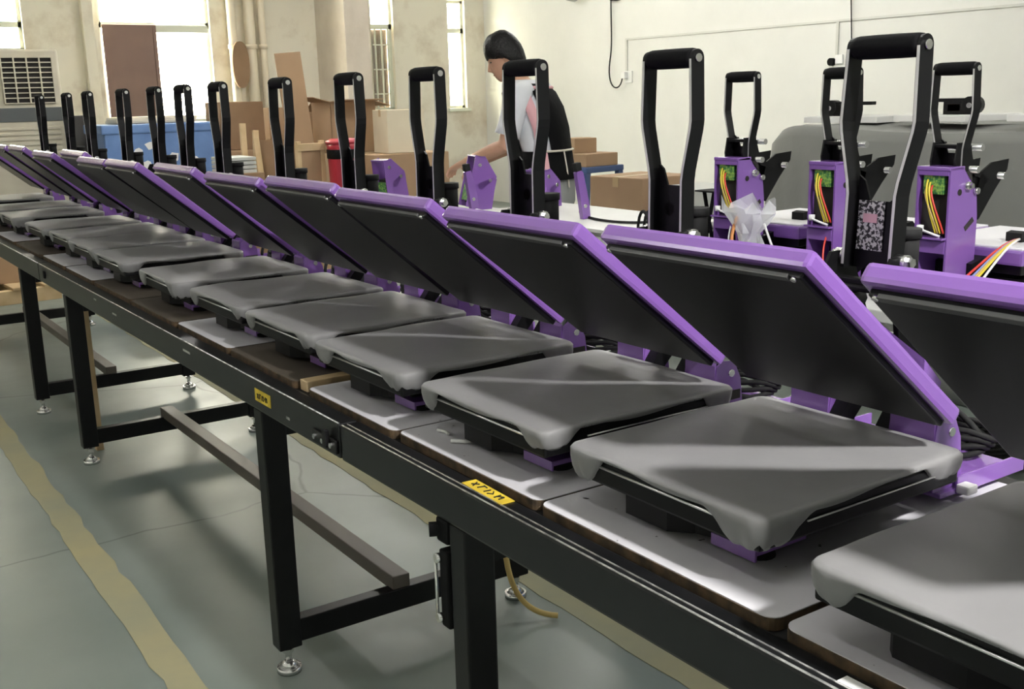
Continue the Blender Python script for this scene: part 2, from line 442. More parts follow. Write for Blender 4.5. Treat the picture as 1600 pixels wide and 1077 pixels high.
def pendant(x, y, z, k, label):
    o = thing('pendant_lamp', label, 'lamp', (x, y, z), 0, 'round pendant lamps')
    MB().loft([ellipse_ring((0, 0, zz), r, r, (1, 0, 0), (0, 1, 0), 24, 2) for (zz, r) in ((.0, .20), (.10, .14), (.20, .07), (.30, .06))], True, False).build('shade', LAMPWHITE, o)
    MB().loft([ellipse_ring((0, 0, zz), r, r, (1, 0, 0), (0, 1, 0), 24, 2) for (zz, r) in ((.03, .02), (.03, .11), (.045, .12))], False, True).build('lit_disc', mat('lit_disc', (1, 1, 1), .5, emit=(1, .98, .965, TUBE_POWER * k)), o)
    MB().cyl((0, 0, .3), (0, 0, ZC - z), .008, n=8).build('stem', STEEL, o)
pendant(1.12, -1.30, 3.15, 7.2, 'round white pendant lamp above the near end of the conveyor')

# ================================================================== CONVEYOR
ORD = 'first second third fourth fifth sixth seventh eighth ninth tenth eleventh twelfth thirteenth fourteenth'.split()
def conveyor_section(y0, y1, label, extras=None):
    o = thing('conveyor_bench', label, 'bench', (.87, y0, 0), 0, 'conveyor bench sections')
    L = y1 - y0
    fr = MB().cbox(0, .043, 0, L, .690, .765, .005).build('front_rail', RAIL, o)
    e = MB().tube([(.0035, .004, .7635), (.0035, L - .004, .7635)], .0022, 6).build('edge_highlight', RAILEDGE, fr)  # bright strip painted in as the highlight on the rail's top edge
    rr = MB().cbox(.707, .75, 0, L, .690, .765, .005).build('rear_rail', RAIL, o)
    MB().cbox(.043, .707, .0, L, .735, .756, .003).build('belt', BELT, o)
    for y in (.43, L - .47):
        for x in (0.0, .69):
            leg = MB().cbox(x, x + .06, y, y + .05, .07, .690, .004).build('leg', BENCH, o)
            ft = MB()
            ft.cyl((x + .03, y + .025, .02), (x + .03, y + .025, .075), .008, n=10)
            ft.cyl((x + .03, y + .025, .014), (x + .03, y + .025, .03), .026, .011, n=18)
            ft.cyl((x + .03, y + .025, .0), (x + .03, y + .025, .015), .031, n=18)
            ft.cyl((x + .03, y + .025, .052), (x + .03, y + .025, .062), .014, n=6, smooth=False)
            ft.build('levelling_foot', STEEL, leg)
        MB().cbox(.06, .69, y + .005, y + .045, .08, .14, .003).build('cross_bar', BENCH, o)
        MB().cbox(.06, .69, y + .005, y + .045, .62, .68, .003).build('cross_bar', BENCH, o)
    MB().cbox(.325, .375, .44, L - .425, .135, .175, .003).build('stretcher', mat('taupe_stretcher', (.09, .075, .062), .45), o)
    return o
S1 = conveyor_section(-.99, 1.928, 'near section of the black conveyor bench, with a switch box on its leg')
S2 = conveyor_section(1.935, 4.848, 'middle section of the black conveyor bench, yellow sticker on its rail face')
S3 = conveyor_section(4.855, 7.77, 'far section of the black conveyor bench, nearest the windows')
for s in (S1,):
    MB().tube([(.0135, .004, .7655), (.0135, 2.91, .7655)], .0015, 6).build('edge_highlight', RAILEDGE, [c for c in s.children if c.name.startswith('front_rail')][0])  # second painted highlight line along the near rail
# yellow stickers with scribbles
def scribble(par, pts, M):
    m = MB()
    for (a, b) in pts:
        m.tube([M @ Vector((a[0], a[1], .0006)), M @ Vector((b[0], b[1], .0006))], .0012, 4, False)
    o = m.build('handwriting', INK, par); o['label'] = 'black handwritten marks'
SCR = [((-.030, .006), (-.024, -.006)), ((-.030, -.004), (-.023, .005)), ((-.014, .007), (-.016, -.005)), ((-.016, .007), (-.008, .006)),
       ((0, .006), (-.001, -.006)), ((.006, .006), (.012, .0)), ((.012, .0), (.006, -.006)), ((.020, .007), (.021, -.006)), ((.021, 0), (.028, .006)), ((.028, .006), (.029, -.005))]
st = MB().cbox(-.0012, .0002, -.048, .048, -.014, .016, .0003).build('sticker', YELLOWTAPE, S2, (0, 2.345 - 1.935, .728), (R(0), 0, 0))
st['label'] = 'yellow tape sticker with black handwriting'
scribble(st, SCR, Matrix.Translation((-.0015, 0, 0)) @ Matrix(((0, 0, -1, 0), (-1, 0, 0, 0), (0, 1, 0, 0), (0, 0, 0, 1))))
st = MB().cbox(-.014, .014, -.062, .062, -.0002, .0012, .0003).build('sticker', YELLOWTAPE, S1, (.028, 1.425 + .99, .7655), (0, 0, R(-2)))
st['label'] = 'yellow tape sticker with black handwriting'
scribble(st, [((a[0] * 1.5, a[1] * 1.1), (b[0] * 1.5, b[1] * 1.1)) for a, b in SCR], Matrix.Translation((0, 0, .0015)) @ Matrix(((0, 1, 0, 0), (-1, 0, 0, 0), (0, 0, 1, 0), (0, 0, 0, 1))))
# joint plate between sections
jp = MB().cbox(-.007, 0, .004, .12, .700, .728, .002).build('joint_plate', BENCH, S2)
for y in (.02, .06, .10):
    MB().cyl((-.013, y, .716), (-.006, y, .716), .006, n=6, smooth=False).build('bolt', STEEL, jp)
MB().cbox(-.016, -.006, .035, .05, .708, .745, .002).build('clip', BENCH, jp)
# switch box on near section leg, red mark, hose
sb = MB().cbox(-.004, .03, 2.502, 2.53, .49, .635, .004).build('switch_box', BLACKM, S1)
MB().cyl((-.008, 2.535, .50), (-.008, 2.535, .62), .003, n=8).build('rod', STEEL, sb)
for z in (.505, .618): MB().cyl((-.012, 2.530, z), (.0, 2.528, z), .009, n=10).build('bolt', STEEL, sb)
MB().cbox(.0, .045, 2.505, 2.545, .645, .69, .006).cyl((-.01, 2.55, .665), (.03, 2.53, .665), .013, n=12).build('valve', BLACKM, S1)
MB().cbox(.018, .034, 2.4168, 2.4184, .205, .225, .0005).build('red_mark', RED, [c for c in S1.children if c.name.startswith('leg')][2])
hose = MB().tube(bez((1.50, 2.30, .20), (1.49, 2.27, .08), (1.53, 2.25, .02), (1.60, 2.20, .014)), .008, 8).build('hose', WO)
tag(hose, 'tan rubber hose hanging below the bench beside the rear foot', 'hose')
# small scuff marks on rail
for i, (y, z, l) in enumerate(((3.9, .745, .03), (3.65, .73, .05), (2.9, .74, .06), (2.2, .715, .02))):
    MB().box(-.0004, .0002, y - 1.935 - l / 2, y - 1.935 + l / 2, z - .004, z + .002).build('scuff', RAILEDGE, S2)
MB().cbox(-.004, 0, 4.72 - 1.935, 4.75 - 1.935, .715, .745, .002).build('rail_plug', BLACKM, S2)
MB().cbox(.012, .032, .64 + .99, .70 + .99, .765, .7665, .0004).build('label_tape', WHITEP, S1)

# boards the presses stand on
BSP = [(.335, .812, 0), (.826, 1.313, 0), (1.320, 1.786, 0), (1.793, 2.20, 0), (2.27, 2.70, 1), (2.71, 3.14, 0), (3.15, 3.62, 1), (3.63, 4.12, 1), (4.14, 4.58, 0), (4.60, 5.02, 0), (5.05, 5.6, 1), (5.65, 6.15, 0), (6.18, 6.75, 1), (6.8, 7.4, 0)]
rb = random.Random(11)
for i, (a, b, k) in enumerate(BSP):
    c = .02
    x0 = .918 + rb.uniform(-.004, .006); x1 = 1.56
    poly = [(x0 + c, a), (x1, a), (x1, b), (x0 + c, b)] if False else arc(x0 + c, a + c, c, 180, 270, 5) + [(x1, a), (x1, b)] + arc(x0 + c, b - c, c, 90, 180, 5)
    o = MB().prism(poly, 'z', .757, .7735)
    n = len(o.f); o.cur = 1
    o.prism([(x0 + (p[0] - x0) * .997 + .0015, p[1]) for p in poly], 'z', .7735, .775)
    ob = o.build('laminate_board', [BROWNEDGE, FIBRE if k else LAM])
    tag(ob, '%s board under the %s heat press counted from the near end' % ('brown fibre' if k else 'grey laminate', ORD[i]), 'board', 'boards on the conveyor')
# loose wood strip and pale pieces lying on the brown board
tag(MB().cbox(.93, 1.16, 2.225, 2.262, .757, .782, .002).build('wood_strip', WOOD), 'pale wooden strip lying between two boards on the conveyor', 'wood strip')
tag(MB().tube([(.97, 1.66, .779), (.985, 1.64, .780), (1.0, 1.635, .779)], .004, 6).build('paper_scrap', WHITEP), 'small white curled scrap on the third board from the near end', 'scrap')
tag(MB().tube([(.985, 1.735, .779), (.99, 1.715, .7795), (.988, 1.70, .779)], .003, 6).build('paper_scrap', WHITEP), 'tiny white scrap beside black press block on a grey board', 'scrap')

# ================================================================== HEAT PRESS
def rrect(hx, hy, r, n):
    out = []
    for (sx, sy, a0) in ((1, 1, 0), (-1, 1, 90), (-1, -1, 180), (1, -1, 270)):
        for i in range(n + 1):
            a = R(a0 + 90 * i / n)
            out.append((sx * (hx - r) + r * math.cos(a), sy * (hy - r) + r * math.sin(a)))
    # refine straight runs
    res = []
    for i, p in enumerate(out):
        q = out[(i + 1) % len(out)]
        res.append(p)
        d = math.hypot(q[0] - p[0], q[1] - p[1])
        k = int(d / .006)
        for j in range(1, k):
            res.append((p[0] + (q[0] - p[0]) * j / k, p[1] + (q[1] - p[1]) * j / k))
    return res
def cover_mesh(seed, hx=.217, hy=.199):
    """fitted cloth: flat top, round edge, hem deep at the corners and shallow at mid edges, gathered pleats"""
    rn = random.Random(seed); per = rrect(hx, hy, .022, 8); n = len(per)
    ph = [rn.uniform(0, 6.28) for _ in range(8)]
    rings = []
    def cd(p):     # distance to nearest corner along the outline
        return math.hypot(abs(p[0]) - hx, abs(p[1]) - hy)
    def wav(x, y):
        return .0016 * math.sin(9 * x + 6 * y + ph[0]) + .0012 * math.sin(-14 * x + 11 * y + ph[1]) + .0007 * math.sin(30 * x + 4 * y + ph[2])
    for s in (.02, .2, .4, .6, .78, .9, .96):
        rings.append([(p[0] * s, p[1] * s, wav(p[0] * s, p[1] * s) + (.0025 if s < .9 else .001) - .001) for p in per])
    for (sc, dz) in ((.985, -.0015), (1.0, -.006)):
        rings.append([(p[0] * sc, p[1] * sc, dz) for p in per])
    hems = []; arcl = [0.0]
    for i in range(1, n): arcl.append(arcl[-1] + math.dist(per[i - 1], per[i]))
    for i, p in enumerate(per):
        d = cd(p); front = p[0] < -hx * .9
        base = .010 + .004 * math.sin(20 * (p[0] + p[1]) + ph[3])
        deep = .046 + .008 * math.sin(ph[4] + (1 if p[0] > 0 else 3) + (2 if p[1] > 0 else 0))
        reach = .092 + .02 * math.sin(ph[5] + p[1] * 3)
        t = min(1, max(0, 1.7 * (1 - d / reach))); t = t * t * (3 - 2 * t)
        hems.append((base + (deep - base) * t, t))
    for k, fr in enumerate((.3, .6, .85, 1.0)):
        ring = []
        for i, p in enumerate(per):
            h, t = hems[i]
            a_ = arcl[i]; pl = .0015 * t * fr * math.sin(a_ * 260 + ph[6]) + .0018 * t * fr * math.sin(a_ * 130 + ph[7]) + .0012 * fr * math.sin(a_ * 40 + ph[7])
            s = 1 - (.012 * fr * fr) - (.035 * t * fr ** 3)
            L = math.hypot(*p)
            ring.append((p[0] * s + p[0] / L * pl, p[1] * s + p[1] / L * pl, -.006 - (h - .006) * fr))
        rings.append(ring)
    # turned under
    rings.append([(v[0] * .985, v[1] * .985, v[2] + .0015) for v in rings[-1]])
    m = MB(); m.loft(rings, True, False)
    o0 = 0; m.f.append(tuple(reversed(range(n)))); m.smooth.append(True); m.mi.append(0)
    return m

def plate_with_hole(poly, hole, axis, a, b):
    """thin plate with one hole (bridged outline)"""
    # connect nearest vertices
    best = min(((math.dist(p, q), i, j) for i, p in enumerate(poly) for j, q in enumerate(hole)))
    i, j = best[1], best[2]
    hol = hole[j:] + hole[:j + 1]
    full = poly[:i + 1] + list(reversed(hol)) + poly[i:]
    return MB().prism([(p[0] + (1e-6 * k), p[1]) for k, p in enumerate(full)], axis, a, b)

def handle_parts(o, off=(0, 0, 0)):
    """cranked double-bar lever handle; o = parent. z of grip = .680 above board"""
    M0 = Matrix.Translation(off)
    T = .0065; D = .031
    def bar(s):
        # centre line (y, z) of the bar, bottom to top
        cl = [(.043, .335), (.043, .450), (.046, .470), (.064, .545), (.066, .560), (.062, .670)]
        m = MB()
        outer = []; inner = []
        for k, (y, z) in enumerate(cl):
            outer.append((s * (y + T / 2), z)); inner.append((s * (y - T / 2), z))
        poly = outer + list(reversed(inner))
        n = len(cl)
        vs = []
        for x in (-D / 2, D / 2):
            vs += [M0 @ Vector((x, p[0], p[1])) for p in poly]
        N = len(poly); fs = []
        for k in range(N): fs.append((k, (k + 1) % N, N + (k + 1) % N, N + k))
        for k in range(n - 1):
            fs.append((k, k + 1, N - 2 - k, N - 1 - k)); fs.append((N + k, N + N - 1 - k, N + N - 2 - k, N + k + 1))
        m.add(vs, fs)
        # rounded top end of the bar
        cap = arc(0, .670, D / 2, 0, 180, 10)
        m.prism(cap, 'y', s * .062 - T / 2, s * .062 + T / 2, M0)
        return m
    h = MB()
    for s in (-1, 1):
        b = bar(s); h.add(b.v, b.f)
    hf = h.build('handle_frame', BLACK, o)
    eg = MB()  # pale strips: the highlight on each bar's front edge, put into the colour
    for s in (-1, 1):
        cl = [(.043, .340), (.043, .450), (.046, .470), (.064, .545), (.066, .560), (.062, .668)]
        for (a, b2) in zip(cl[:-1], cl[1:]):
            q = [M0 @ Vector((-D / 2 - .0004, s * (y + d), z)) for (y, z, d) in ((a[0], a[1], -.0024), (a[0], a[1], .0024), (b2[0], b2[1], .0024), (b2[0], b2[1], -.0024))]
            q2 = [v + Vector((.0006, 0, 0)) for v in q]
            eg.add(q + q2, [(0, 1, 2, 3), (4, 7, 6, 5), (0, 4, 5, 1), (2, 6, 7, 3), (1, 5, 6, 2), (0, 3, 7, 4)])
    eo = eg.weld().build('bar_highlight', mat('pale_highlight_edge', (.62, .62, .60), .4, metal=.5), hf)
    eo['label'] = 'pale strip painted as the highlight along the front edge of the bars'
    # web plate between the bars, with a notch on top and a round window
    web = [(-.041, .335), (.041, .335), (.041, .478), (.030, .470), (.018, .440), (-.018, .440), (-.030, .448), (-.041, .478)]
    hole = arc(.012, .395, .014, 0, 330, 11)
    w = plate_with_hole(web, hole, 'x', off[0] + .008, off[0] + .012)
    w.v = [(p[0], p[1] + off[1], p[2] + off[2]) for p in w.v]
    w.build('handle_web', BLACK, hf)
    MB().tube([M0 @ Vector((0, y, .670)) for y in (-.0585, -.05, -.02, .02, .05, .0585)], [.0165, .0178, .0182, .0182, .0178, .0165], 18).build('grip', FOAMGRIP, hf)
    for s in (-1, 1):
        MB().cyl(M0 @ Vector((0, s * .0655, .670)), M0 @ Vector((0, s * .069, .670)), .0075, n=12).build('bolt', STEEL, hf)
        MB().cyl(M0 @ Vector((0, s * .046, .352)), M0 @ Vector((0, s * .066, .352)), .0115, n=12).cyl(M0 @ Vector((0, s * .066, .352)), M0 @ Vector((0, s * .074, .352)), .008, n=6, smooth=False).build('pivot_bolt', STEEL, hf)
    return hf

def make_press():
    o = thing('heat_press', 'x', 'heat press', (1.2, 0, .775), 0, 'open heat presses along the conveyor')
    # base
    b = MB().cbox(-.15, .36, -.058, .058, .012, .022, .002).build('base_channel', BLACKM, o)
    for s in (-1, 1):
        y0, y1 = sorted((s * .045, s * .128))
        f = MB().cbox(-.185, -.085, y0, y1, .014, .023, .002).cbox(-.187, -.183, y0, y1, .006, .023, .001).build('foot_plate', PURPLE, o)
        MB().cyl((-.150, s * .100, 0), (-.150, s * .100, .0145), .024, .020, n=16).build('rubber_foot', RUBBER, f)
        MB().cyl((-.125, s * .075, .022), (-.125, s * .075, .026), .006, n=8).build('screw', STEEL, f)
    rt = MB().cbox(.19, .41, -.148, .148, .012, .020, .002)
    for s in (-1, 1): rt.cbox(.23, .41, s * .148 - .002, s * .148 + .002, .012, .040, .001)
    rt = rt.build('rear_tray', PURPLE, o)
    for y in (-.112, .112): MB().cyl((.36, y, 0), (.36, y, .0125), .02, .017, n=14).build('rubber_foot', RUBBER, rt)
    MB().cbox(.225, .250, -.172, -.150, .016, .030, .003).build('white_clip', WHITEP, rt)
    # support under the lower platen and the slide block in front of it
    MB().cbox(-.17, .15, -.09, .11, .021, .060, .004).build('support', BLACKM, o)
    blk = MB().prism([(-.212, .018), (-.212, .108), (-.20, .120), (-.12, .120), (-.12, -.075), (-.165, -.075), (-.185, -.012)], 'z', .010, .046)
    blk.build('slide_block', BLACK, o)
    # lower platen
    lp = MB().cbox(-.247, .167, -.190, .190, .058, .095, .004).build('lower_platen', BLACK, o)
    MB().tube([(-.2485, -.155, .086), (-.2485, .155, .086)], .0022, 6).build('edge_strip', ALU, lp)
    MB().tube([(-.16, -.1915, .080), (.14, -.1915, .080)], .0014, 6).build('edge_strip', ALU, lp)
    MB().cbox(-.249, .169, -.192, .192, .095, .103, .002).build('foam_pad', FOAM, lp)
    cv = cover_mesh(1).build('cloth_cover', CLOTH, lp, (-.040, 0, .1070))
    cv['label'] = 'grey fitted cloth cover'
    # hinge brackets
    for s in (-1, 1):
        y0, y1 = sorted((s * .060, s * .138))
        prof = [(.182, .022), (.180, .10), (.184, .128), (.20, .138), (.228, .134), (.245, .10), (.255, .022)]
        br = MB()
        ys = s * .138; br.prism(prof, 'y', ys - .002, ys + .002)
        br.prism([(.180, .022), (.184, .022), (.184, .135), (.180, .130)], 'y', y0, y1)
        ys = s * .060; br.prism(prof, 'y', ys - .002, ys + .002)
        q = br.build('hinge_bracket', PURPLE, o)
        MB().cyl((.22, s * .138, .112), (.22, s * .143, .112), .007, n=12).build('bolt', STEEL, q)
        MB().cbox(.20, .245, s * .1395 - .0015, s * .1395 + .0015, .06, .078, .001).build('slot', DARKGAP, q)
        MB().prism([(.150, .065), (.175, .055), (.245, .125), (.285, .20), (.25, .215), (.205, .135)], 'y', s * .045 - .012, s * .045 + .012).build('hinge_arm', BLACK, o)
    # lever column behind the open head
    col = MB()
    for s in (-1, 1):
        col.prism([(.205, .15), (.285, .15), (.262, .26), (.225, .345), (.215, .372), (.165, .372), (.150, .345), (.185, .30)], 'y', s * .056 - .003, s * .056 + .003)
    col.cbox(.20, .27, -.055, .055, .165, .20, .003); col.cbox(.165, .185, -.055, .055, .325, .335, .002)
    col.cbox(.15, .22, -.068, .068, .318, .326, .002)
    lc = col.build('lever_column', BLACK, o)
    MB().cyl((.235, -.075, .235), (.235, .075, .235), .009, n=12).build('axle', STEEL, lc)
    # toggle link
    MB().tube([(.20, .02, .30), (.15, .02, .30), (.09, .02, .31)], .012, 8).build('toggle_link', BLACK, o)
    MB().cyl((.235, -.03, .34), (.235, -.03, .40), .021, n=10).cyl((.235, -.03, .395), (.235, -.03, .41), .024, n=10).build('pressure_knob', RUBBER, o)
    # handle
    handle_parts(o, (.195, 0, .012))
    # open head: origin at its rear lower edge, turned about the hinge axis
    hd = MB().cbox(-.42, .0, -.198, .198, .014, .041, .007)
    hd = hd.build('upper_platen', PURPLE, o, (.128, 0, .139), (0, R(39.5), 0))
    MB().cbox(-.407, -.010, -.187, .187, .005, .016, .003).build('heat_plate', TEFLON, hd)
    MB().cbox(-.412, -.402, -.170, .170, .001, .007, .001).build('lip_bar', mat('grey_steel_lip', (.10, .10, .10), .35, metal=.6), hd)
    for y in (-.176, .176): MB().cyl((-.405, y, .001), (-.405, y, .006), .004, n=8).build('screw', STEEL, hd)
    for s in (-1, 1):
        prof = [(-.22, .040), (.02, .040), (.035, .06), (.02, .085), (-.04, .090), (-.17, .075)]
        hole = [(-.14, .052), (-.03, .054), (-.018, .063), (-.03, .074), (-.12, .068)]
        plate_with_hole(prof, hole, 'y', s * .13 - .0025, s * .13 + .0025).build('head_arm', PURPLE, hd)
    MB().cbox(-.28, -.06, -.06, .06, .040, .065, .006).build('head_bridge', BLACK, hd)
    # mains cable, coiled behind the hinge
    for k in range(4):
        pts = [(.375 + .035 * math.cos(a) + .004 * k, -.02 + (.075 + .006 * k) * math.sin(a), .031 + .011 * k + .006 * math.sin(3 * a + k)) for a in [q * 2 * math.pi / 18 for q in range(19)]]
        MB().tube(pts, .0055, 6).build('power_cable', RUBBER, o)
    MB().tube(bez((.33, .04, .05), (.36, .10, .12), (.40, .0, .13), (.38, -.09, .06)), .0055, 6).build('power_cable', RUBBER, o)
    return o

YS = [.568, 1.073, 1.533, 2.000, 2.448, 2.895, 3.385, 3.945, 4.39, 4.80, 5.27, 5.90, 6.40, 7.10]
TILT = [39.5, 39, 38.4, 40, 41, 39.6, 41, 40, 39, 42, 39, 41, 40, 40]
HLEAN = [0, 3.0, .5, .3, .5, 0, .5, 0, .8, .3, .6, 0, .5, .2]
SHIFT = [-.042, 0, 0, -.004, .004, .006, -.004, -.01, 0, .01, 0, -.006, 0, 0]
press0 = make_press()
covers = [cover_mesh(20 + k).mesh('cloth_cover', CLOTH) for k in range(5)]
allp = [press0]
for i in range(1, len(YS)):
    allp.append(copy_tree(press0))
rp = random.Random(5)
for i, p in enumerate(allp):
    p.location = (1.2 + SHIFT[i], YS[i], .775)
    p.rotation_euler = (0, 0, R(rp.uniform(-.7, .7)))
    if i == 0:
        p['label'] = 'nearest open purple heat press, cut off by the right edge of the picture'
    elif i == len(YS) - 1:
        p['label'] = 'farthest open purple heat press, last of the conveyor line by the air cooler'
    else:
        p['label'] = 'open purple heat press with grey cloth pad, %s from the near end of the conveyor' % ORD[i]
    for c in p.children:
        if c.name.startswith('upper_platen'):
            c.rotation_euler = (0, R(TILT[i]), 0)
        if c.name.startswith('lower_platen'):
            for g in c.children:
                if g.name.startswith('cloth_cover'): g.data = covers[(i * 2 + 1) % 5]
        if c.name.startswith('handle_frame'):
            a = R(HLEAN[i])           # lean about the pivot bolt
            px, pz = .195, .364
            c.rotation_euler = (0, a, 0)
            c.location = (px - (px * math.cos(a) + pz * math.sin(a)), 0, pz - (-px * math.sin(a) + pz * math.cos(a)))
# printed plate on the handle of the second press
tp = [c for c in allp[1].children if c.name.startswith('handle_frame')][0]
PRINT = mat('patterned_sticker', (.62, .62, .60), .5, noise=(170, .05, (.02, .02, .02), .48))
sk = MB().cbox(.2005, .2022, -.012, .036, .375, .452, .0004).build('patterned_sticker', PRINT, tp); sk['label'] = 'black and white patterned sticker'
MB().cbox(.1995, .2004, .0, .026, .418, .432, .0003).build('pink_label', mat('pink_print', (.75, .45, .50), .5), sk)

# ================================================================== SECOND TABLE
T2 = thing('work_table', 'pale grey work table behind the conveyor, carrying the unfinished presses', 'table', (2.58, 1.0, 0))
MB().cbox(0, .80, 0, 4.8, .735, .77, .004).build('table_top', GREYSHEET, T2)
for x in (.03, .73):
    for y in (.1, 2.35, 4.65):
        MB().cbox(x, x + .04, y, y + .04, 0, .735, .003).build('leg', BENCH, T2)
for y in (.12, 4.67): MB().cbox(.07, .73, y, y + .03, .15, .18, .003).build('cross_bar', BENCH, T2)

def make_rear_press():
    o = thing('heat_press', 'x', 'heat press', (2.68, 0, .77), 0, 'unfinished heat presses on the work table')
    # base
    MB().cbox(.0, .50, -.12, .12, .012, .024, .002).build('base_plate', PURPLE, o)
    for x in (.02, .46):
        for y in (-.1, .1): MB().cyl((x, y, 0), (x, y, .0125), .016, n=12).build('rubber_foot', RUBBER, o)
    # tower: U-shaped housing, open towards the aisle
    t = MB()
    side = [(0, .024), (.0, .40), (.055, .405), (.085, .37), (.125, .335), (.135, .26), (.135, .024)]
    for s in (-1, 1): t.prism(side, 'y', s * .05 - .003, s * .05 + .003)
    t.cbox(-.004, .065, -.053, .053, .395, .407, .003)
    t.cbox(.115, .12, -.05, .05, .024, .33, .001)
    t.cbox(-.02, .115, -.05, .05, .205, .211, .001)
    tw = t.build('tower', PURPLE, o)
    MB().cbox(-.002, .004, -.047, .047, .165, .20, .001).build('tower_flange', PURPLE, tw)
    MB().cbox(-.002, .004, -.047, .047, .382, .397, .001).build('tower_flange', PURPLE, tw)
    MB().cbox(.02, .11, -.047, .047, .215, .39, .001).build('tower_void', DARKGAP, tw)
    MB().cbox(.005, .02, -.03, .035, .33, .385, .001).build('circuit_board', PCB, tw)
    for k, (mt, y0, y1) in enumerate(((WY, .02, -.005), (WY, .012, -.02), (WR, .005, -.03), (WO, .024, -.012))):
        MB().tube(bez((.004, y0, .37 - k * .008), (-.016, y0, .33), (-.010, y1, .27), (.004, y1 - .008, .222)), .0028, 6).build('wire', mt, tw)
    MB().tube([(.0, .028, .232), (-.014, .02, .230), (-.012, -.01, .222), (.0, -.03, .214)], .0035, 6).cyl((-.006, .03, .225), (-.006, .03, .242), .010, n=10).build('plug_wire', WW, tw)
    for s in (-1, 1):
        MB().cyl((.045, s * .0525, .335), (.045, s * .0545, .335), .009, n=12).build('hole', DARKGAP, tw)
        MB().cbox(.075, .12, s * .0535 - .001, s * .0535 + .001, .235, .25, .0008, Matrix.Translation((.0975, 0, .2425)) @ Matrix.Rotation(R(-35), 4, 'Y') @ Matrix.Translation((-.0975, 0, -.2425))).build('slot', DARKGAP, tw)
        MB().cyl((.115, s * .053, .335), (.115, s * .066, .335), .009, n=10).build('bolt', STEEL, tw)
    # linkage plates rising behind the tower
    lk = MB()
    for s in (-1, 1):
        lk.prism([(.045, .36), (.14, .30), (.155, .36), (.115, .425), (.10, .47), (.045, .47), (.035, .42)], 'y', s * .038 - .003, s * .038 + .003)
        lk.prism([(.10, .40), (.15, .385), (.20, .41), (.28, .415), (.275, .385), (.22, .33), (.15, .25), (.12, .29), (.185, .36), (.12, .375)], 'y', s * .045 - .003, s * .045 + .003)
    lk.cbox(.045, .10, -.038, .038, .455, .465, .002)
    l = lk.build('linkage', BLACK, o)
    for (x, z) in ((.118, .455), (.105, .395), (.235, .37)):
        MB().cyl((x, -.068, z), (x, .068, z), .010, n=12).build('bolt', STEEL, l)
    handle_parts(o, (.075, 0, .0))
    # closed platens
    lp = MB().cbox(.20, .60, -.175, .175, .05, .085, .004).build('lower_platen', BLACK, o)
    MB().cbox(.22, .50, -.08, .08, .022, .05, .003).build('support', BLACKM, o)
    up = MB().cbox(.17, .62, -.178, .178, .125, .170, .008).build('upper_platen', PURPLE, o)
    MB().cbox(.185, .605, -.168, .168, .098, .127, .003).build('heat_plate', TEFLON, up)
    MB().cbox(.18, .61, -.170, .170, .169, .176, .003).build('lid_panel', LIDTOP, up)
    MB().prism([(.29, .176), (.33, .176), (.33, .192), (.315, .206), (.29, .202)], 'y', -.10, -.05).build('cable_gland', RUBBER, up)
    MB().prism([(.10, .06), (.19, .10), (.19, .15), (.10, .13)], 'y', -.07, .07).build('hinge_block', BLACK, o)
    return o
rp0 = make_rear_press()
RY = [1.87, 2.262, 2.672]
RL = ['unfinished purple heat press seen from behind, nearest of three, trailing loose wires', 'unfinished purple heat press seen from behind, middle of three, partly hidden by a lever',
      'unfinished purple heat press seen from behind, with a plastic bag of parts in front']
rps = [rp0, copy_tree(rp0), copy_tree(rp0)]
for k, p in enumerate(rps):
    p.location = (2.68, RY[k], .77); p['label'] = RL[k]; p.rotation_euler = (0, 0, R((0, -1.5, 3)[k]))
# loose wires of the nearest one
for k, (mt, dy) in enumerate(((WR, 0), (WB, .012), (WY, .024), (WW, .036), (WO, .018))):
    MB().tube(bez((.30, -.09, .185), (.12, -.12 - dy, .20), (-.03, -.12 - dy, .06), (-.05 + dy, -.02 - dy * 3, .03)), .0035, 6).build('loose_wire', mt, rps[0])
for k, p in enumerate(rps[1:]):
    MB().tube(bez((.02, -.02, .20), (-.03, -.03, .15), (-.04, -.05, .08), (-.03, -.06, .03)), .003, 6).build('loose_wire', (WR, WW)[k], p)

# control box lying on the table in front of the nearest one
cb = thing('control_box', 'grey control box with dark display lying on the table before the wired press', 'control box', (2.615, 1.62, .77), R(0))
MB().prism([(-.045, 0), (.05, 0), (.05, .055), (-.02, .075), (-.045, .05)], 'y', -.11, .11).build('case', GREYSHEET, cb)
MB().box(-.0468, -.0448, -.09, .02, .008, .044).build('display', mat('dark_display', (.03, .035, .04), .15), cb)
MB().box(-.0468, -.0448, .03, .10, .012, .04).build('printed_label', WHITEP, cb)
# stack of sheets on table
for k in range(7):
    z = .771 + k * .0155
    o = MB().cbox(2.66 + rnd.uniform(-.015, .015), 3.22 + rnd.uniform(-.02, .02), 3.20 + rnd.uniform(-.03, .03), 4.30 + rnd.uniform(-.03, .03), z, z + .0145, .002).build('sheet_board', WHITEB)
    tag(o, ('lowest sheet in the stack of white boards by the worker', 'second lowest sheet in the white board stack by the worker', 'third lowest sheet in the white board stack by the worker', 'middle sheet in the white board stack by the worker',
            'third sheet from the top of the white board stack', 'second sheet from the top of the white board stack', 'topmost white sheet of the board stack beside the worker')[k], 'board', 'stacked white boards')
tag(MB().tube(bez((2.95, 3.35, .884), (2.8, 3.3, .885), (2.75, 3.6, .885), (3.0, 3.9, .884)), .006, 6).build('cable', RUBBER), 'thin black cable lying on the white board stack', 'cable')
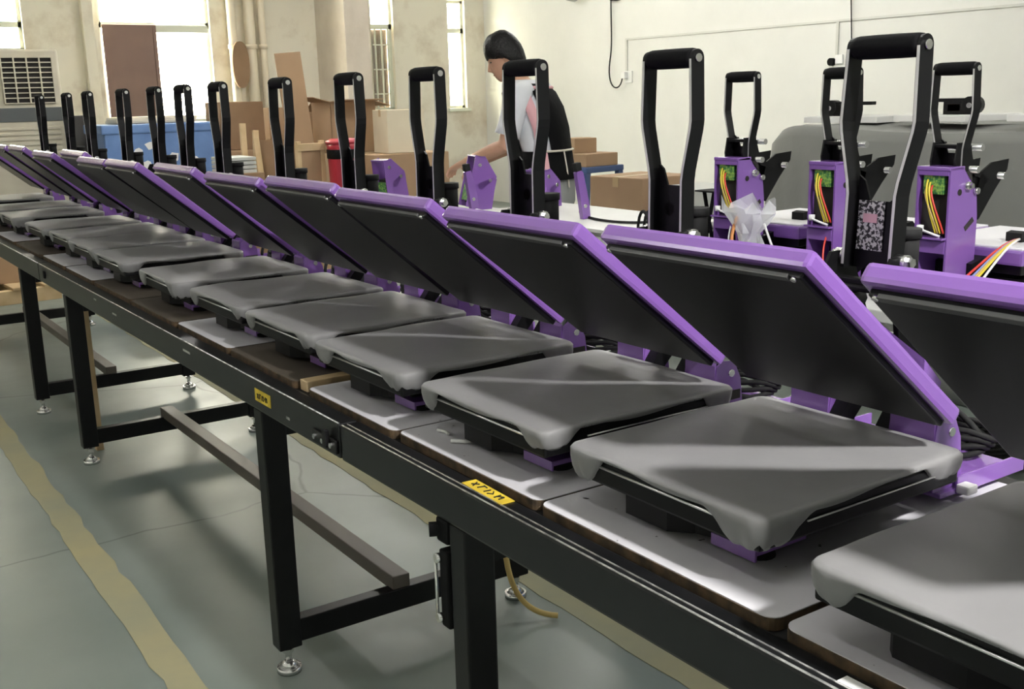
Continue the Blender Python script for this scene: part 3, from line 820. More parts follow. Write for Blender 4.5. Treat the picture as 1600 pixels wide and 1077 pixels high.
# wide pale lids on the table towards the far end
for k, (x, y, w, l, z) in enumerate(((2.66, 4.45, .42, .36, .775), (2.62, 5.25, .45, .40, .775))):
    o = MB().cbox(x, x + w, y, y + l, z, z + .06, .006).build('white_cover', LIDTOP)
    tag(o, ('white press lid lying on the table under the purple housings', 'white press lid lying at the far end of the work table')[k], 'lid', 'loose press lids')

# loose purple housings being assembled
def housing(loc, rot, h, label, post=True):
    o = bpy.data.objects.new('purple_casing', None); COL.objects.link(o); o.location = loc; o.rotation_euler = rot
    tag(o, label, 'housing', 'loose purple press housings')
    side = [(0, 0), (0, h), (.05, h + .01), (.13, h * .7), (.14, 0)]
    hole = arc(.06, h * .45, .018, 0, 324, 9)
    for s in (-1, 1):
        plate_with_hole(side, hole, 'y', s * .055 - .002, s * .055 + .002).build('side_plate', PURPLE, o)
    MB().cbox(.13, .135, -.055, .055, 0, h * .65, .001).build('back_plate', PURPLE, o)
    MB().cbox(-.003, .05, -.057, .057, h - .002, h + .006, .001).build('top_plate', PURPLE, o)
    MB().cbox(.03, .12, -.05, .05, .02, h * .55, .001).build('inner_void', DARKGAP, o)
    MB().cbox(.005, .03, -.04, .04, .03, h * .5, .001).build('circuit_board', PCB, o)
    for (x, z) in ((.03, h * .85), (.10, h * .6)):
        MB().cyl((x, -.062, z), (x, -.054, z), .009, n=10).build('bolt', STEEL, o)
    return o
housing((2.74, 5.32, .836), (0, R(-6), R(8)), .235, 'upright purple press housing with pale bolts, at the far end of the table')
housing((2.84, 4.66, .868), (0, R(14), R(-12)), .25, 'tilted purple press housing open at the worker\'s hand')
housing((2.92, 4.14, .885), (0, 0, R(20)), .17, 'low purple press housing lying on the lid nearest the worker')
# purple upright arms with black tips
def arm(loc, rot, h, label):
    o = bpy.data.objects.new('purple_lever', None); COL.objects.link(o); o.location = loc; o.rotation_euler = rot
    tag(o, label, 'arm', 'loose purple press arms')
    MB().prism([(-.016, 0), (.022, 0), (.026, h * .3), (.016, h * .9), (.0, h), (-.018, h * .93)], 'y', -.012, .012).build('arm_plate', PURPLE, o)
    MB().cbox(-.018, .010, -.014, .014, h * .95, h + .025, .004).build('tip', RUBBER, o)
    MB().cyl((.002, -.016, h * .25), (.002, .016, h * .25), .008, n=10).build('bolt', STEEL, o)
arm((2.72, 4.36, .881), (0, R(-8), 0), .19, 'purple press arm with black tip standing left of the worker\'s lever')
arm((2.86, 3.99, .881), (0, R(-6), 0), .21, 'purple press arm with black tip in front of the worker\'s apron')
arm((2.84, 3.66, .881), (0, R(-9), 0), .215, 'purple press arm with black tip in front of the blue stool')
# lever handles lying on the work table
hl = thing('cable_coil', 'coil of black mains cable hanging over the near edge of the work table', 'cable', (2.62, 2.95, .77))
for k in range(4):
    pts = [(.02 * math.sin(a * .7 + k) - .02, .05 * math.cos(a) + k * .012, .10 + .13 * math.sin(a)) for a in [i * 2 * math.pi / 20 for i in range(20)]]
    pts.append(pts[0])
    MB().tube([(p[0], p[1], max(.008, p[2] - .02)) for p in pts], .006, 6).build('cable_loop', RUBBER, hl)

# bag of parts
def bag():
    o = thing('parts_bag', 'crumpled clear plastic bag of small parts before a purple press tower', 'bag', (2.63, 2.50, .775))
    rn = random.Random(9); rings = []
    for k in range(9):
        t = k / 8; z = .27 * t
        w = .085 * (1 - .55 * math.sin(math.pi * min(1, t * 1.15)) * (1 if t > .45 else .25)) + (.05 * max(0, t - .7))
        rings.append([(math.cos(a) * w * .6 + rn.uniform(-.010, .010) - .02 * t, math.sin(a) * w * 1.1 + rn.uniform(-.012, .012), z + (rn.uniform(-.03, .03) if k == 8 else 0)) for a in [i * 2 * math.pi / 18 for i in range(18)]])
    MB().loft(rings, False, False).build('film', BAG, o)
    MB().tube([(-.05 * math.cos(i / 8) - .01, .05 * math.sin(i / 3) - .01, .01 + .03 * i) for i in range(8)], .006, 6).build('orange_cord', mat('orange_cord', (.75, .32, .12), .5), o)
    for k in range(7):
        MB().cyl((rn.uniform(-.03, .03), rn.uniform(-.06, .05), .01), (rn.uniform(-.03, .03), rn.uniform(-.06, .05), .06), .011, n=8).build('bagged_part', (STEEL, BLACKM, GREYSHEET)[k % 3], o)
bag()
tag(MB().tube(bez((2.60, 2.42, .98), (2.59, 2.36, .88), (2.60, 2.33, .80), (2.62, 2.26, .778)), .004, 6).build('white_cable', WW), 'thin white cable running down from the plastic bag', 'cable')
# crossed black stand legs behind the bag
sd = thing('folding_stand', 'black crossed folding stand beside the bag of parts', 'stand', (2.80, 2.88, .77))
for (a, b) in (((0, .03, 0), (.0, -.03, .27)), ((0, -.05, 0), (0, .02, .27)), ((.05, .04, 0), (.05, -.02, .27))):
    MB().tube([a, b], .008, 6).build('stand_leg', BLACKM, sd)
MB().cbox(-.02, .07, -.05, .05, .27, .276, .002).build('stand_top', BLACKM, sd)

# ================================================================== DUST-SHEETED STACK
def sheeted_stack():
    rn = random.Random(3)
    x0, x1, y0, y1, zt = 4.25, 5.55, -.6, 4.05, 1.21
    nu, nv = 120, 36
    per = []
    hx, hy = (x1 - x0) / 2, (y1 - y0) / 2; cx, cy = (x0 + x1) / 2, (y0 + y1) / 2
    for i in range(nu * 2):
        a = 2 * math.pi * i / (nu * 2); c, s = math.cos(a), math.sin(a); e = .22
        per.append((math.copysign(abs(c) ** e, c) * hx, math.copysign(abs(s) ** e, s) * hy))
    n = len(per); rings = []
    def top(x, y):
        t = max(0, (y - (hy - .32)) / .32)
        return zt + .012 * math.sin(3 * y + 1) + .010 * math.sin(7 * x + 2 * y) - .10 * t * t
    for s in (.01, .3, .6, .8, .93, .985):
        rings.append([(cx + p[0] * s, cy + p[1] * s, top(p[0] * s, p[1] * s)) for p in per])
    for k in range(1, 12):
        t = k / 11
        ring = []
        for i, p in enumerate(per):
            fold = .05 * t ** .6 * math.sin(p[1] * 16 + 2 * math.sin(p[1] * 5) + p[0] * 13) + .015 * t * math.sin(p[1] * 37 + p[0] * 21)
            L = math.hypot(*p); z = top(p[0], p[1]) * (1 - t) ** 1.0 + .005
            if k == 1: z = top(p[0], p[1]) - .05
            k2 = 1.0 + .035 * t + fold / L
            ring.append((cx + p[0] * k2, cy + p[1] * k2, z))
        rings.append(ring)
    return MB().loft(rings, True, True).build('covered_stack', TARP)
tag(sheeted_stack(), 'long stack of goods under a draped grey dust sheet by the right wall', 'covered stack')
def flat_board(loc, size, rz, label):
    o = MB().cbox(-size[0] / 2, size[0] / 2, -size[1] / 2, size[1] / 2, 0, size[2], .004).build('loose_board', WHITEB, None, loc, (0, 0, R(rz)))
    tag(o, label, 'board', 'white boards on the dust sheet')
flat_board((4.62, 3.66, 1.224), (.4, .42, .03), 6, 'white board on the dust sheet, behind the tall middle lever')
flat_board((4.62, 3.12, 1.232), (.4, .40, .03), -4, 'white board on the dust sheet, between two black levers')
flat_board((4.62, 2.50, 1.236), (.4, .50, .03), 3, 'white board on the dust sheet at the right edge of the picture')
def lever_assembly(loc, rz, label):
    o = thing('lever_assembly', label, 'lever', loc, R(rz), 'black levers lying on the dust sheet')
    MB().cbox(-.02, .02, -.16, .10, .055, .072, .003).build('lever_bar', BLACK, o)
    fr = MB()
    outer = [(-.05, 0), (.06, 0), (.06, .06), (-.05, .06)]; hole = [(-.028, .015), (.035, .015), (.035, .045), (-.028, .045)]
    for s in (-1, 1):
        w = plate_with_hole(outer, hole, 'x', s * .022 - .003, s * .022 + .003); fr.add(w.v, w.f)
    fr.cbox(-.022, .022, -.05, -.04, 0, .06, .002); fr.cbox(-.022, .022, .05, .06, 0, .06, .002)
    fr.build('lever_bracket', BLACK, o)
    MB().cyl((-.03, .085, .04), (.03, .085, .04), .04, n=18).build('pivot_disc', BLACK, o)
    MB().cyl((-.034, .085, .04), (.034, .085, .04), .012, n=12).build('bolt', STEEL, o)
lever_assembly((4.55, 3.70, 1.253), 2, 'black lever bracket lying on the board behind the tall middle lever')
lever_assembly((4.55, 3.08, 1.263), 180, 'black lever bracket lying on the board left of the right-hand lever')
lever_assembly((4.55, 2.56, 1.267), 5, 'black lever bracket lying at the right edge of the picture')

# ================================================================== PERSON
def person():
    # local frame: worker faces -x, left side towards -y, feet on z = 0
    o = thing('person', 'worker in white tee and black apron leaning over purple parts with both hands', 'person', (3.57, 4.94, 0), R(-56))
    X = Vector((1, 0, 0)); Y = Vector((0, 1, 0)); Z = Vector((0, 0, 1))
    def torso_rings(grow=0.0):
        T = [  # z, x centre, half depth, half width
            (.80, .015, .115, .165), (.90, .015, .118, .170), (1.00, .010, .110, .160), (1.10, -.005, .108, .160), (1.22, -.030, .118, .175),
            (1.33, -.065, .120, .190), (1.41, -.095, .105, .185), (1.455, -.115, .075, .135), (1.48, -.13, .055, .075)]
        return [ellipse_ring((x, 0, z), d + grow, w + grow, X, Y, 28, 2.5) for (z, x, d, w) in T]
    b = MB()
    b.loft(torso_rings())
    # neck and head
    b.tube([(-.13, 0, 1.43), (-.165, 0, 1.50), (-.195, 0, 1.56)], [.062, .055, .054], 16)
    HC = Vector((-.235, 0, 1.605)); tilt = R(-24)     # head bowed forward
    Mh = Matrix.Translation(HC) @ Matrix.Rotation(R(18), 4, 'Z') @ Matrix.Rotation(tilt, 4, 'Y')
    def hring(z, xc, d, w, p=2.2): return [Mh @ v for v in ellipse_ring((xc, 0, z), d, w, X, Y, 24, p)]
    b.loft([hring(-.118, -.045, .018, .020), hring(-.108, -.040, .042, .038), hring(-.080, -.030, .064, .054), hring(-.045, -.015, .080, .064), hring(0, .0, .092, .071),
            hring(.045, .004, .095, .074), hring(.08, .006, .084, .066), hring(.105, .008, .058, .046), hring(.118, .01, .02, .016)])
    def H(x, y, z): return Mh @ Vector((x, y, z))
    b.tube([H(-.086, 0, .012), H(-.098, 0, -.012), H(-.108, 0, -.030), H(-.094, 0, -.040)], [.009, .011, .013, .010], 8)     # nose
    b.tube([H(-.082, -.016, -.066), H(-.088, 0, -.064), H(-.082, .016, -.066)], [.006, .009, .006], 8)                        # lips
    b.tube([H(-.070, -.03, .022), H(-.088, -.012, .026), H(-.090, .0, .022), H(-.088, .012, .026), H(-.070, .03, .022)], .007, 8)   # brow
    for s in (-1, 1):
        b.loft([[H(.015 + .017 * math.cos(a), s * y, -.012 + .030 * math.sin(a)) for a in [k * 2 * math.pi / 12 for k in range(12)]] for y in ((.062, .078) if s > 0 else (.078, .062))])   # ear
    # arms: shoulder, elbow, wrist
    joints = {-1: ((-.085, -.185, 1.395), (-.155, -.235, 1.135), (-.42, -.155, 1.045)), 1: ((-.085, .185, 1.395), (-.20, .235, 1.15), (-.45, .135, 1.03))}
    for s, (sh, el, wr) in joints.items():
        sh, el, wr = map(Vector, (sh, el, wr))
        b.tube([sh + Vector((.0, -s * .05, .01)), sh, sh.lerp(el, .35), sh.lerp(el, .8), el, el.lerp(wr, .25), el.lerp(wr, .7), wr], [.05, .056, .049, .041, .040, .040, .031, .026], 14)
        d = (wr - el).normalized(); side = d.cross(Z).normalized(); up = side.cross(d)
        # palm and fingers
        c1 = wr + d * .045; c2 = wr + d * .092 - up * .006
        b.loft([ellipse_ring(wr, .028, .020, side, up, 14), ellipse_ring(c1, .038, .016, side, up, 14), ellipse_ring(c2, .040, .013, side, up, 14)])
        for k, (off, L) in enumerate(((-.030, .062), (-.010, .072), (.010, .068), (.029, .054))):
            p0 = wr + d * .085 + side * off - up * .004
            p1 = p0 + d * L * .45 - up * L * .12; p2 = p1 + d * L * .32 - up * L * .30; p3 = p2 + d * L * .10 - up * L * .30
            b.tube([p0, p1, p2, p3], [.0095, .0090, .0085, .0070], 10)
        tside = side * (1 if (side.y * s) < 0 else -1)
        p0 = wr + d * .025 + tside * .022
        b.tube([p0, p0 + d * .030 + tside * .025 - up * .010, p0 + d * .060 + tside * .028 - up * .022], [.013, .011, .008], 10)
    # legs and feet
    for s in (-1, 1):
        b.tube([(.015, s * .085, .88), (.01, s * .09, .70), (.015, s * .095, .48), (.03, s * .095, .30), (.045, s * .095, .09)], [.10, .088, .062, .060, .042], 16)
        b.tube([(.065, s * .095, .045), (-.02, s * .1, .040), (-.13, s * .105, .030)], [.040, .042, .030], 12)
    body = b.build('body', SKIN, o)
    rm = body.modifiers.new('remesh', 'REMESH'); rm.mode = 'VOXEL'; rm.voxel_size = .0065; rm.use_smooth_shade = True
    sm = body.modifiers.new('smooth', 'SMOOTH'); sm.factor = .5; sm.iterations = 3
    # eyes, brows, mouth
    for s in (-1, 1):
        MB().tube([H(-.0835, s * .022, .004), H(-.0815, s * .034, .005), H(-.0755, s * .044, .003)], [.003, .0048, .003], 8).build('eye', EYE, o)
        MB().tube([H(-.092, s * .014, .027), H(-.089, s * .032, .031), H(-.078, s * .050, .026)], [.003, .004, .002], 8).build('eyebrow', HAIR, o)
    MB().tube([H(-.0845, -.02, -.066), H(-.0945, 0, -.064), H(-.0845, .02, -.066)], [.002, .0045, .002], 8).build('lips', LIPS, o)
    # hair: bowl of straight black hair with fringe
    hr = MB(); n = 40; rings = []
    for j in range(10):
        t = j / 9; ring = []
        for k in range(n):
            a = 2 * math.pi * k / n; cx, sy = math.cos(a), math.sin(a)
            front = max(0, -cx)
            back = max(0, cx)
            low = .026 - .112 * back ** .7 - .030 * abs(sy) ** 2 * (1 if cx > -.3 else .3) + .006 * math.sin(k * 5.0)      # hem height
            ph = t * math.pi / 2
            z = low + (.142 - low) * math.cos(ph) if t < 1 else low
            rr = math.sin(ph) ** .72 if t > 0 else .001
            rr *= 1 - .26 * back * t ** 5 - .05 * t ** 4
            ring.append(H(.006 + cx * (.122 if cx > 0 else .110) * rr, sy * .095 * rr, z + .003 * math.sin(k * 3 + j)))
        rings.append(ring)
    rings.append([Mh @ (Mh.inverted() @ v * 1.0 + Vector((0, 0, .0))) for v in rings[-1]])
    rings[-1] = [HC + (v - HC) * .88 for v in rings[-1]]
    hr.loft(rings, True, True)
    hr.build('hair', HAIR, o)
    # white tee: torso shell plus sleeves
    tee = MB()
    tee.loft([r for r in torso_rings(.012)][2:])
    tee.build('tee_shirt', SHIRT, o)
    for s, (sh, el, wr) in joints.items():
        sh, el = Vector(sh), Vector(el)
        MB().tube([sh + Vector((.02, -s * .06, .02)), sh + Vector((0, 0, .006)), sh.lerp(el, .3), sh.lerp(el, .62), sh.lerp(el, .80)], [.062, .073, .070, .066, .070], 18).build('sleeve', SHIRT, o)
    # black apron: wraps the back and sides, open over the front of the shoulders
    ap = MB(); n = 28; R_ = torso_rings(.020)
    keep = [k for k in range(n)]
    rows = R_[:8]
    def angle(k): return 2 * math.pi * k / n
    for j in range(2, len(rows) - 1):
        for k in range(n):
            a = (angle(k) + angle(k + 1)) / 2
            if j >= 3 and abs(math.sin(a)) > .80: continue          # arm holes
            vs = [rows[j][k], rows[j][(k + 1) % n], rows[j + 1][(k + 1) % n], rows[j + 1][k]]
            ap.add(vs, [(0, 1, 2, 3)], True)
    # flared hem below the waist
    hem = ellipse_ring((.015, 0, .945), .152, .205, X, Y, n, 2.5)
    for k in range(n):
        ap.add([hem[k], hem[(k + 1) % n], rows[2][(k + 1) % n], rows[2][k]], [(0, 1, 2, 3)], True)
    apo = ap.weld().build('apron', APRON, o)
    sol = apo.modifiers.new('thickness', 'SOLIDIFY'); sol.thickness = .004; sol.offset = 1
    # pink trim along the arm hole, across the shoulders, and the tie at the waist
    def ontorso(z, ang, grow=.026):
        T = torso_rings(grow); zs = [r[0].z for r in T]
        for j in range(len(zs) - 1):
            if zs[j] <= z <= zs[j + 1]:
                f = (z - zs[j]) / (zs[j + 1] - zs[j]); k = ang / (2 * math.pi) * n; k0 = int(math.floor(k)) % n; fk = k - math.floor(k)
                A = T[j][k0].lerp(T[j][(k0 + 1) % n], fk); B = T[j + 1][k0].lerp(T[j + 1][(k0 + 1) % n], fk)
                return A.lerp(B, f)
        return T[-1][0]
    for s in (-1, 1):
        ba = R(-62) if s < 0 else R(62)
        strip = MB(); L = [ontorso(z, (ba + s * .10 * (1.2 - z)) % (2 * math.pi)) for z in [.96 + i * .041 for i in range(12)]]
        Rr = [ontorso(z, (ba + s * (.35 + .35 * max(0, 1.2 - z))) % (2 * math.pi)) for z in [.96 + i * .041 for i in range(12)]]
        for i in range(11): strip.add([L[i], Rr[i], Rr[i + 1], L[i + 1]], [(0, 1, 2, 3)], True)
        q = strip.weld().build('pink_side_panel', PINK, o); q.modifiers.new('t', 'SOLIDIFY').thickness = .004
    MB().tube([ontorso(1.435, (R(-75) + R(150) * i / 10) % (2 * math.pi), .030) for i in range(11)], .010, 8).build('shoulder_trim', PINK, o)
    MB().tube([ontorso(1.10, (R(-70) + R(140) * i / 10) % (2 * math.pi), .030) for i in range(11)], .006, 8).build('waist_tie', mat('cream_tie', (.70, .64, .55), .7), o)
    MB().tube([ontorso(1.10 - .02 * i, R(-18) % (2 * math.pi), .031) for i in range(11)], .0045, 6).build('tie_end', mat('cream_tie', (.70, .64, .55), .7), o)
    # trousers and shoes
    tr = MB()
    tr.loft([ellipse_ring((.015, 0, z), d, w, X, Y, 24, 2.4) for (z, d, w) in ((.72, .105, .165), (.82, .130, .182), (.92, .130, .182), (1.01, .122, .172))])
    tr.build('trousers_seat', TROUS, o)
    for s in (-1, 1):
        MB().tube([(.015, s * .085, .86), (.012, s * .09, .70), (.02, s * .095, .48), (.035, s * .095, .28), (.045, s * .095, .07)], [.105, .100, .080, .074, .066], 18).build('trouser_leg', TROUS, o)
        sh = MB(); sh.loft([ellipse_ring((x, s * (.098 + (.045 - x) * .04), h), w, h, Y, Z, 16) for (x, w, h) in ((.115, .030, .035), (.06, .043, .05), (-.03, .048, .045), (-.12, .046, .034), (-.165, .025, .022))])
        sh.build('shoe', BLACKM, o)
person()

# ================================================================== BACKGROUND GOODS
def carton(loc, size, rz, label, m=CARD, open_top=False, tape=True, tilt=0):
    o = thing('carton', label, 'box', loc, R(rz), 'cardboard boxes in the background')
    if tilt: o.rotation_euler = (0, R(tilt), R(rz))
    a, b, h = size[0] / 2, size[1] / 2, size[2]
    body = MB(); t = .008
    if open_top:
        body.box(-a, a, -b, -b + t, 0, h).box(-a, a, b - t, b, 0, h).box(-a, -a + t, -b, b, 0, h).box(a - t, a, -b, b, 0, h).box(-a, a, -b, b, 0, t)
    else:
        body.cbox(-a, a, -b, b, 0, h, .006)
    body.build('carton_body', m, o)
    if open_top:
        for (sx, sy, ang) in ((0, -1, 40), (0, 1, 75), (-1, 0, 30), (1, 0, 60)):
            L = size[0] if sy else size[1]; w = min(a, b) * .9
            M_ = Matrix.Translation((sx * a, sy * b, h)) @ Matrix.Rotation(math.atan2(sy, sx), 4, 'Z') @ Matrix.Rotation(R(ang) - R(45), 4, 'Y')
            MB().box(0, w, -L / 2, L / 2, -.003, .003, M_).build('flap', m, o)
    elif tape:
        MB().box(-a - .0015, a + .0015, -.025, .025, h - .06, h + .0015).build('packing_tape', mat('tan_tape', (.50, .36, .20), .3), o)
    return o
def sheet(loc, size, rot, label, m=CARD, name='cardboard_sheet', cat='sheet'):
    o = MB().cbox(-size[0] / 2, size[0] / 2, -size[1] / 2, size[1] / 2, 0, size[2], .003).build(name, m, None, loc, tuple(R(a) for a in rot))
    return tag(o, label, cat, 'leaning sheets and strips')
# group at the left of the end wall: cooler
def air_cooler():
    o = thing('air_cooler', 'large cream air cooler with dark slatted grille beside the window', 'air cooler', (1.76, 10.5, 0))
    w = .50
    MB().cbox(-w, w, 0, .7, .02, 1.90, .02).build('body', CREAMPL, o)
    for sx in (-1, 1): MB().cbox(sx * .4 - .05, sx * .4 + .05, .05, .65, 0, .03, .004).build('foot', BLACKM, o)
    for (x0, x1) in ((-.44, -.03), (.02, .44)):
        g = MB().box(x0, x1, -.004, .0, 1.44, 1.83).build('grille_void', DARKGAP, o)
        for k in range(10):
            z = 1.44 + .39 * k / 9
            MB().box(x0, x1, -.022, -.004, z - .0045, z + .0045).build('grille_slat', CREAMPL, g)
        for k in range(5):
            x = x0 + (x1 - x0) * k / 4
            MB().box(x - .006, x + .006, -.026, -.010, 1.44, 1.83).build('grille_bar', CREAMPL, g)
    MB().cbox(-w + .01, w - .01, -.008, .0, 1.28, 1.40, .003).build('control_band', mat('grey_band', (.10, .11, .11), .4), o)
    for k in range(8):
        z = 1.22 - k * .045
        MB().cbox(-.45, .45, -.012, .0, z - .012, z + .012, .003).build('lower_louvre', CREAMPL, o)
air_cooler()
tag(MB().cbox(2.28, 2.44, 10.3, 10.6, .9, 1.32, .01).cbox(2.26, 2.46, 10.28, 10.62, .0, .9, .01).build('dark_cabinet', mat('charcoal_cabinet', (.04, .035, .03), .6)), 'small charcoal cabinet beside the cream air cooler', 'cabinet')
# blue tarpaulin crate with white shapes: print plus painted-in reflections
bc = thing('blue_crate', 'blue plastic sheeted crate with white print and painted reflections below the bright window', 'crate', (2.82, 9.55, 0))
MB().cbox(-.47, .47, 0, .6, 0, 1.22, .03).build('crate_body', BLUEP, bc)
MB().cbox(-.49, .49, -.01, .62, 1.16, 1.24, .015).build('crate_rim', BLUEP, bc)
rk = random.Random(21)
for (x, z, s) in ((-.20, 1.00, .05), (-.10, 1.06, .045), (-.02, .98, .06), (-.14, .90, .05), (-.06, .87, .04), (-.22, .86, .05), (.10, .95, .05), (.25, .92, .07), (.33, .86, .05), (-.30, .92, .04), (.16, .84, .05)):
    pts = [(x + s * rk.uniform(.6, 1.1) * math.cos(a), z + s * rk.uniform(.5, 1) * math.sin(a)) for a in [k * 2 * math.pi / 9 for k in range(9)]]
    MB().prism(pts, 'y', -.003, .001).build('print_and_glare', WHITEP, bc)
tag(MB().cbox(2.50, 3.20, 9.7, 10.05, 1.241, 1.30, .02).build('folded_sheet', CREAMBOX), 'folded cream sheet lying on top of the blue crate', 'sheet')

# cardboard corner
carton((3.68, 9.78, 0), (.62, .55, .98), 4, 'tall brown box behind leaning wooden strips')
carton((3.58, 9.80, .983), (.40, .45, .42), -3, 'brown box on top of the tall box near bright window', CARDD)
carton((4.24, 10.3, 0), (.46, .5, 1.34), 0, 'tall brown box left of the leaning tall sheet', CARD)
sheet((4.02, 9.22, .4), (.25, .015, 1.42), (-3, -4, 4), 'tall flat brown cardboard sheet standing above the boxes', CARD)
sheet((4.22, 9.78, .0), (.18, .012, 1.30), (-4, 6, -8), 'narrow brown cardboard sheet leaning behind the open box', CARDD)
carton((4.48, 9.40, 0), (.48, .40, .92), 2, 'pale carton under the open box', CARDL)
carton((4.48, 9.40, .922), (.46, .38, .46), 2, 'open brown box with flaps up beside the white carton', CARD, True)
carton((4.76, 8.86, .921), (.36, .34, .38), -5, 'cream carton on top of the big brown box', CREAMBOX)
carton((4.74, 8.82, 0), (.75, .46, .92), -1, 'big brown carton behind the purple housings', CARD)
sheet((3.72, 9.05, .0), (.30, .02, 1.08), (-8, 0, 5), 'brown panel leaning among the wooden strips', CARDD)
for k in range(6):
    sheet((3.22 + k * .085, 8.85 + .04 * (k % 3), 0), (.05, .03, 1.05 + .06 * ((k * 7) % 4)), (-5, (-3, 2, 4, -2, 5, 1)[k], 0),
          ('wooden strip leaning at the far left of the strips', 'second wooden strip from the left, leaning on boxes', 'third wooden strip from the left, leaning on boxes', 'fourth wooden strip from the left, leaning on boxes', 'fifth wooden strip from the left, leaning on boxes', 'wooden strip leaning at the far right of the strips')[k], WOOD, 'wood_strip', 'wood strip')
for k in range(4):
    o = MB().cbox(2.92, 3.16, 8.25, 8.6, .86 + k * .032, .886 + k * .032, .003).build('foam_tray', GREYSHEET)
    tag(o, ('lowest of four pale grey trays stacked by the wooden strips', 'second lowest of four stacked pale grey trays', 'second from top of four stacked pale grey trays', 'topmost of four pale grey trays stacked by the wooden strips')[k], 'tray', 'stacked grey trays')
carton((3.04, 8.43, 0), (.34, .42, .86), 0, 'brown box carrying the stacked grey trays', CARDD, tape=False)
# wooden chair-like frame
wfz = thing('wooden_trestle', 'pale wooden trestle frame with brown panel beside the red bin', 'frame', (3.66, 8.35, 0), R(8))
for x in (-.11, .11):
    MB().cbox(x - .018, x + .018, -.02, .02, 0, 1.08, .003).build('frame_leg', WOOD, wfz)
    MB().cbox(x - .018, x + .018, .10, .14, 0, .95, .003).build('frame_leg', WOOD, wfz)
MB().cbox(-.13, .13, -.025, .0, 1.0, 1.06, .003).build('frame_rail', WOOD, wfz)
MB().cbox(-.09, .09, -.012, .0, .5, 1.0, .003).build('frame_panel', CARD, wfz)
# red bin
rbn = thing('red_bin', 'red plastic bin with a black band beside the wooden frame', 'bin', (3.92, 8.25, 0))
MB().loft([ellipse_ring((0, 0, z), a, a * .8, (1, 0, 0), (0, 1, 0), 20, 4) for (z, a) in ((0, .10), (.02, .105), (1.02, .13), (1.05, .135))]).build('bin_body', RED, rbn)
MB().loft([ellipse_ring((0, 0, z), a, a * .8, (1, 0, 0), (0, 1, 0), 20, 4) for (z, a) in ((.93, .131), (.935, .134), (1.0, .136), (1.005, .133))]).build('bin_band', BLACKM, rbn)
MB().loft([ellipse_ring((0, 0, z), a, a * .8, (1, 0, 0), (0, 1, 0), 20, 4) for (z, a) in ((1.05, .14), (1.07, .14), (1.09, .10))]).build('bin_lid', RED, rbn)
# round brown board on the end wall
o = MB().loft([[(4.66 + .10 * math.copysign(abs(math.cos(a)) ** .8, math.cos(a)), y, 1.82 + .26 * math.copysign(abs(math.sin(a)) ** .9, math.sin(a))) for a in [k * 2 * math.pi / 28 for k in range(28)]] for y in (12.43, 12.40)], False).build('oval_board', CARDD)
tag(o, 'brown oval board hung before the drain pipes', 'board')
# blue stool with boxes near the worker
def stool():
    o = thing('plastic_stool', 'navy blue plastic stool carrying two cardboard boxes', 'stool', (4.62, 5.95, 0), R(10))
    MB().cbox(-.19, .19, -.19, .19, .88, .92, .008).build('seat', NAVY, o)
    for sx in (-1, 1):
        for sy in (-1, 1):
            MB().prism([(sx * .165 - .022, .88), (sx * .165 + .022, .88), (sx * .20 + .018, 0), (sx * .20 - .018, 0)], 'y', sy * .165 - .018, sy * .165 + .018).build('leg', NAVY, o)
    for s in (-1, 1):
        MB().cbox(-.18, .18, s * .175 - .01, s * .175 + .01, .45, .49, .003).build('stretcher', NAVY, o)
stool()
carton((4.62, 5.95, .92), (.30, .34, .085), 6, 'flat brown box lying on the navy stool', CARD, tape=False)
carton((4.60, 6.0, 1.005), (.18, .20, .10), -4, 'small brown box atop the flat box on the navy stool', CARD)
carton((4.45, 5.16, 0), (.45, .45, .90), 5, 'brown carton standing right of the navy stool', CARD)
carton((4.45, 4.62, 0), (.40, .42, .86), 0, 'pale grey sack-like box by the end of the dust sheet', GREYSHEET, tape=False)
# socket, plug, cable, gadgets on the right wall
so = thing('wall_socket', 'white wall socket with a plugged-in adapter on the right wall', 'socket', (XW - .02, 9.62, 1.50))
MB().cbox(0, .02, -.055, .055, 0, .13, .004).build('socket_plate', WHITEP, so)
MB().cbox(-.05, .0, .01, .07, .05, .12, .006).build('plug', WHITEP, so)
tag(MB().tube(bez((XW - .06, 9.68, 1.55), (XW - .06, 9.72, 1.38), (XW - .05, 9.98, 1.42), (XW - .04, 9.92, 1.75)) + bez((XW - .04, 9.92, 1.75), (XW - .03, 9.86, 2.0), (XW - .03, 9.95, 2.3), (XW - .03, 9.88, 2.75))[1:], .008, 6).build('wall_cable', RUBBER), 'black cable looping down the right wall to the socket', 'cable')
tag(MB().tube(bez((XW - .03, 6.60, 2.9), (XW - .03, 6.62, 2.4), (XW - .03, 6.56, 2.0), (XW - .03, 6.55, 1.62)), .006, 6).build('wall_cable', RUBBER), 'thin dark cable hanging straight down the right wall', 'cable')
sw = thing('wall_switch', 'small switch with a black hanging knob on the right wall', 'switch', (XW - .02, 6.70, 1.60))
MB().cbox(0, .02, -.04, .04, 0, .08, .004).build('switch_plate', WHITEP, sw)
MB().cyl((-.02, .08, .02), (.02, .08, .02), .035, n=12).build('knob', BLACKM, sw)
fan = thing('wall_fan', 'black wall fan bracket at the top edge of the picture', 'fan', (XW - .02, 9.82, 2.40))
MB().cbox(-.06, .02, -.05, .05, 0, .12, .006).build('fan_bracket', BLACKM, fan)
MB().loft([ellipse_ring((-.12, .45, .12), r, r, (0, 1, 0), (0, 0, 1), 20) if False else [Vector((x, .62 + r * math.cos(a), .16 + r * math.sin(a))) for a in [k * 2 * math.pi / 20 for k in range(20)]] for (x, r) in ((-.22, .04), (-.20, .12), (-.12, .13), (-.05, .05))]).build('fan_head', GREYSHEET, fan)
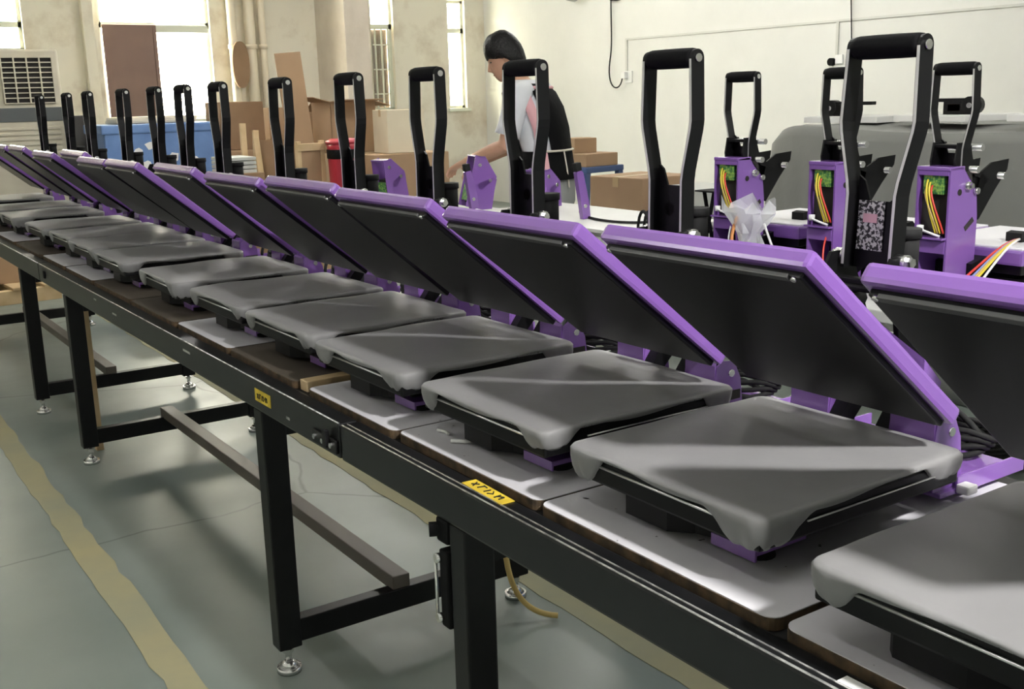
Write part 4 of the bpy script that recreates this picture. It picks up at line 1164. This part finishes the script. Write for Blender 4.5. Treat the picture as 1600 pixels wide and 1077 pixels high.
MB().tube([(-.10, .55, .14), (-.08, .3, .12), (-.05, 0, .08)], .015, 8).build('fan_arm', BLACKM, fan)

# ---- things seen under and beyond the conveyor
def pallet(loc, rz, label):
    o = thing('wooden_pallet', label, 'pallet', loc, R(rz), 'pallets on the floor')
    for k in range(5): MB().cbox(-.5 + k * .22, -.5 + k * .22 + .12, -.4, .4, .10, .12, .003).build('deck_slat', WOOD, o)
    for y in (-.35, 0, .35): MB().cbox(-.5, .5, y - .04, y + .04, 0, .10, .003).build('bearer', WOOD, o)
pallet((1.15, 8.9, 0), 4, 'wooden pallet on the floor beyond the far bench legs')
carton((1.30, 8.95, .12), (.40, .36, .20), 5, 'low brown box on the floor pallet', CARD)
carton((.92, 8.85, .12), (.26, .36, .26), -4, 'brown box beside the low box on the floor pallet', CARDL)
carton((1.95, 7.0, 0), (.34, .30, .30), 4, 'small pale box on the floor behind the conveyor legs', CARDL)
tag(MB().cbox(.955, .985, 4.55, 4.585, 0, .68, .003).build('wood_strip', WOOD), 'pale wooden strip standing upright beside the bench leg', 'wood strip')
# black coiled cable and blue crate on the floor between the two lines
cc = thing('cable_coil', 'coiled black cable on the floor behind the nearest press', 'cable', (3.65, 2.20, 0), 0)
for k in range(6):
    pts = [((.13 + .008 * k) * math.cos(a), .10 * math.sin(a) + .012 * k, .02 + .014 * k + .01 * math.sin(2 * a)) for a in [i * 2 * math.pi / 20 for i in range(21)]]
    MB().tube(pts, .010, 6).build('cable_loop', RUBBER, cc)
cr = thing('tool_crate', 'blue plastic crate on the floor between the conveyor and the work table', 'crate', (2.10, 2.0, 0), R(5))
for (x0, x1, y0, y1) in ((-.2, .2, -.28, -.265), (-.2, .2, .265, .28), (-.2, -.185, -.28, .28), (.185, .2, -.28, .28)):
    MB().cbox(x0, x1, y0, y1, .01, .42, .003).build('crate_side', BLUEP, cr)
MB().cbox(-.2, .2, -.28, .28, 0, .015, .003).build('crate_bottom', BLUEP, cr)
wd = thing('wooden_roller', 'pale wooden roller lying on the blue crate', 'roller', (2.10, 2.0, .435), R(80))
MB().cyl((-.20, 0, 0), (.20, 0, 0), .035, n=16).build('roller', WOOD, wd)
for s in (-1, 1): MB().cyl((s * .20, 0, 0), (s * .26, 0, 0), .015, n=10).build('roller_end', BLACKM, wd)
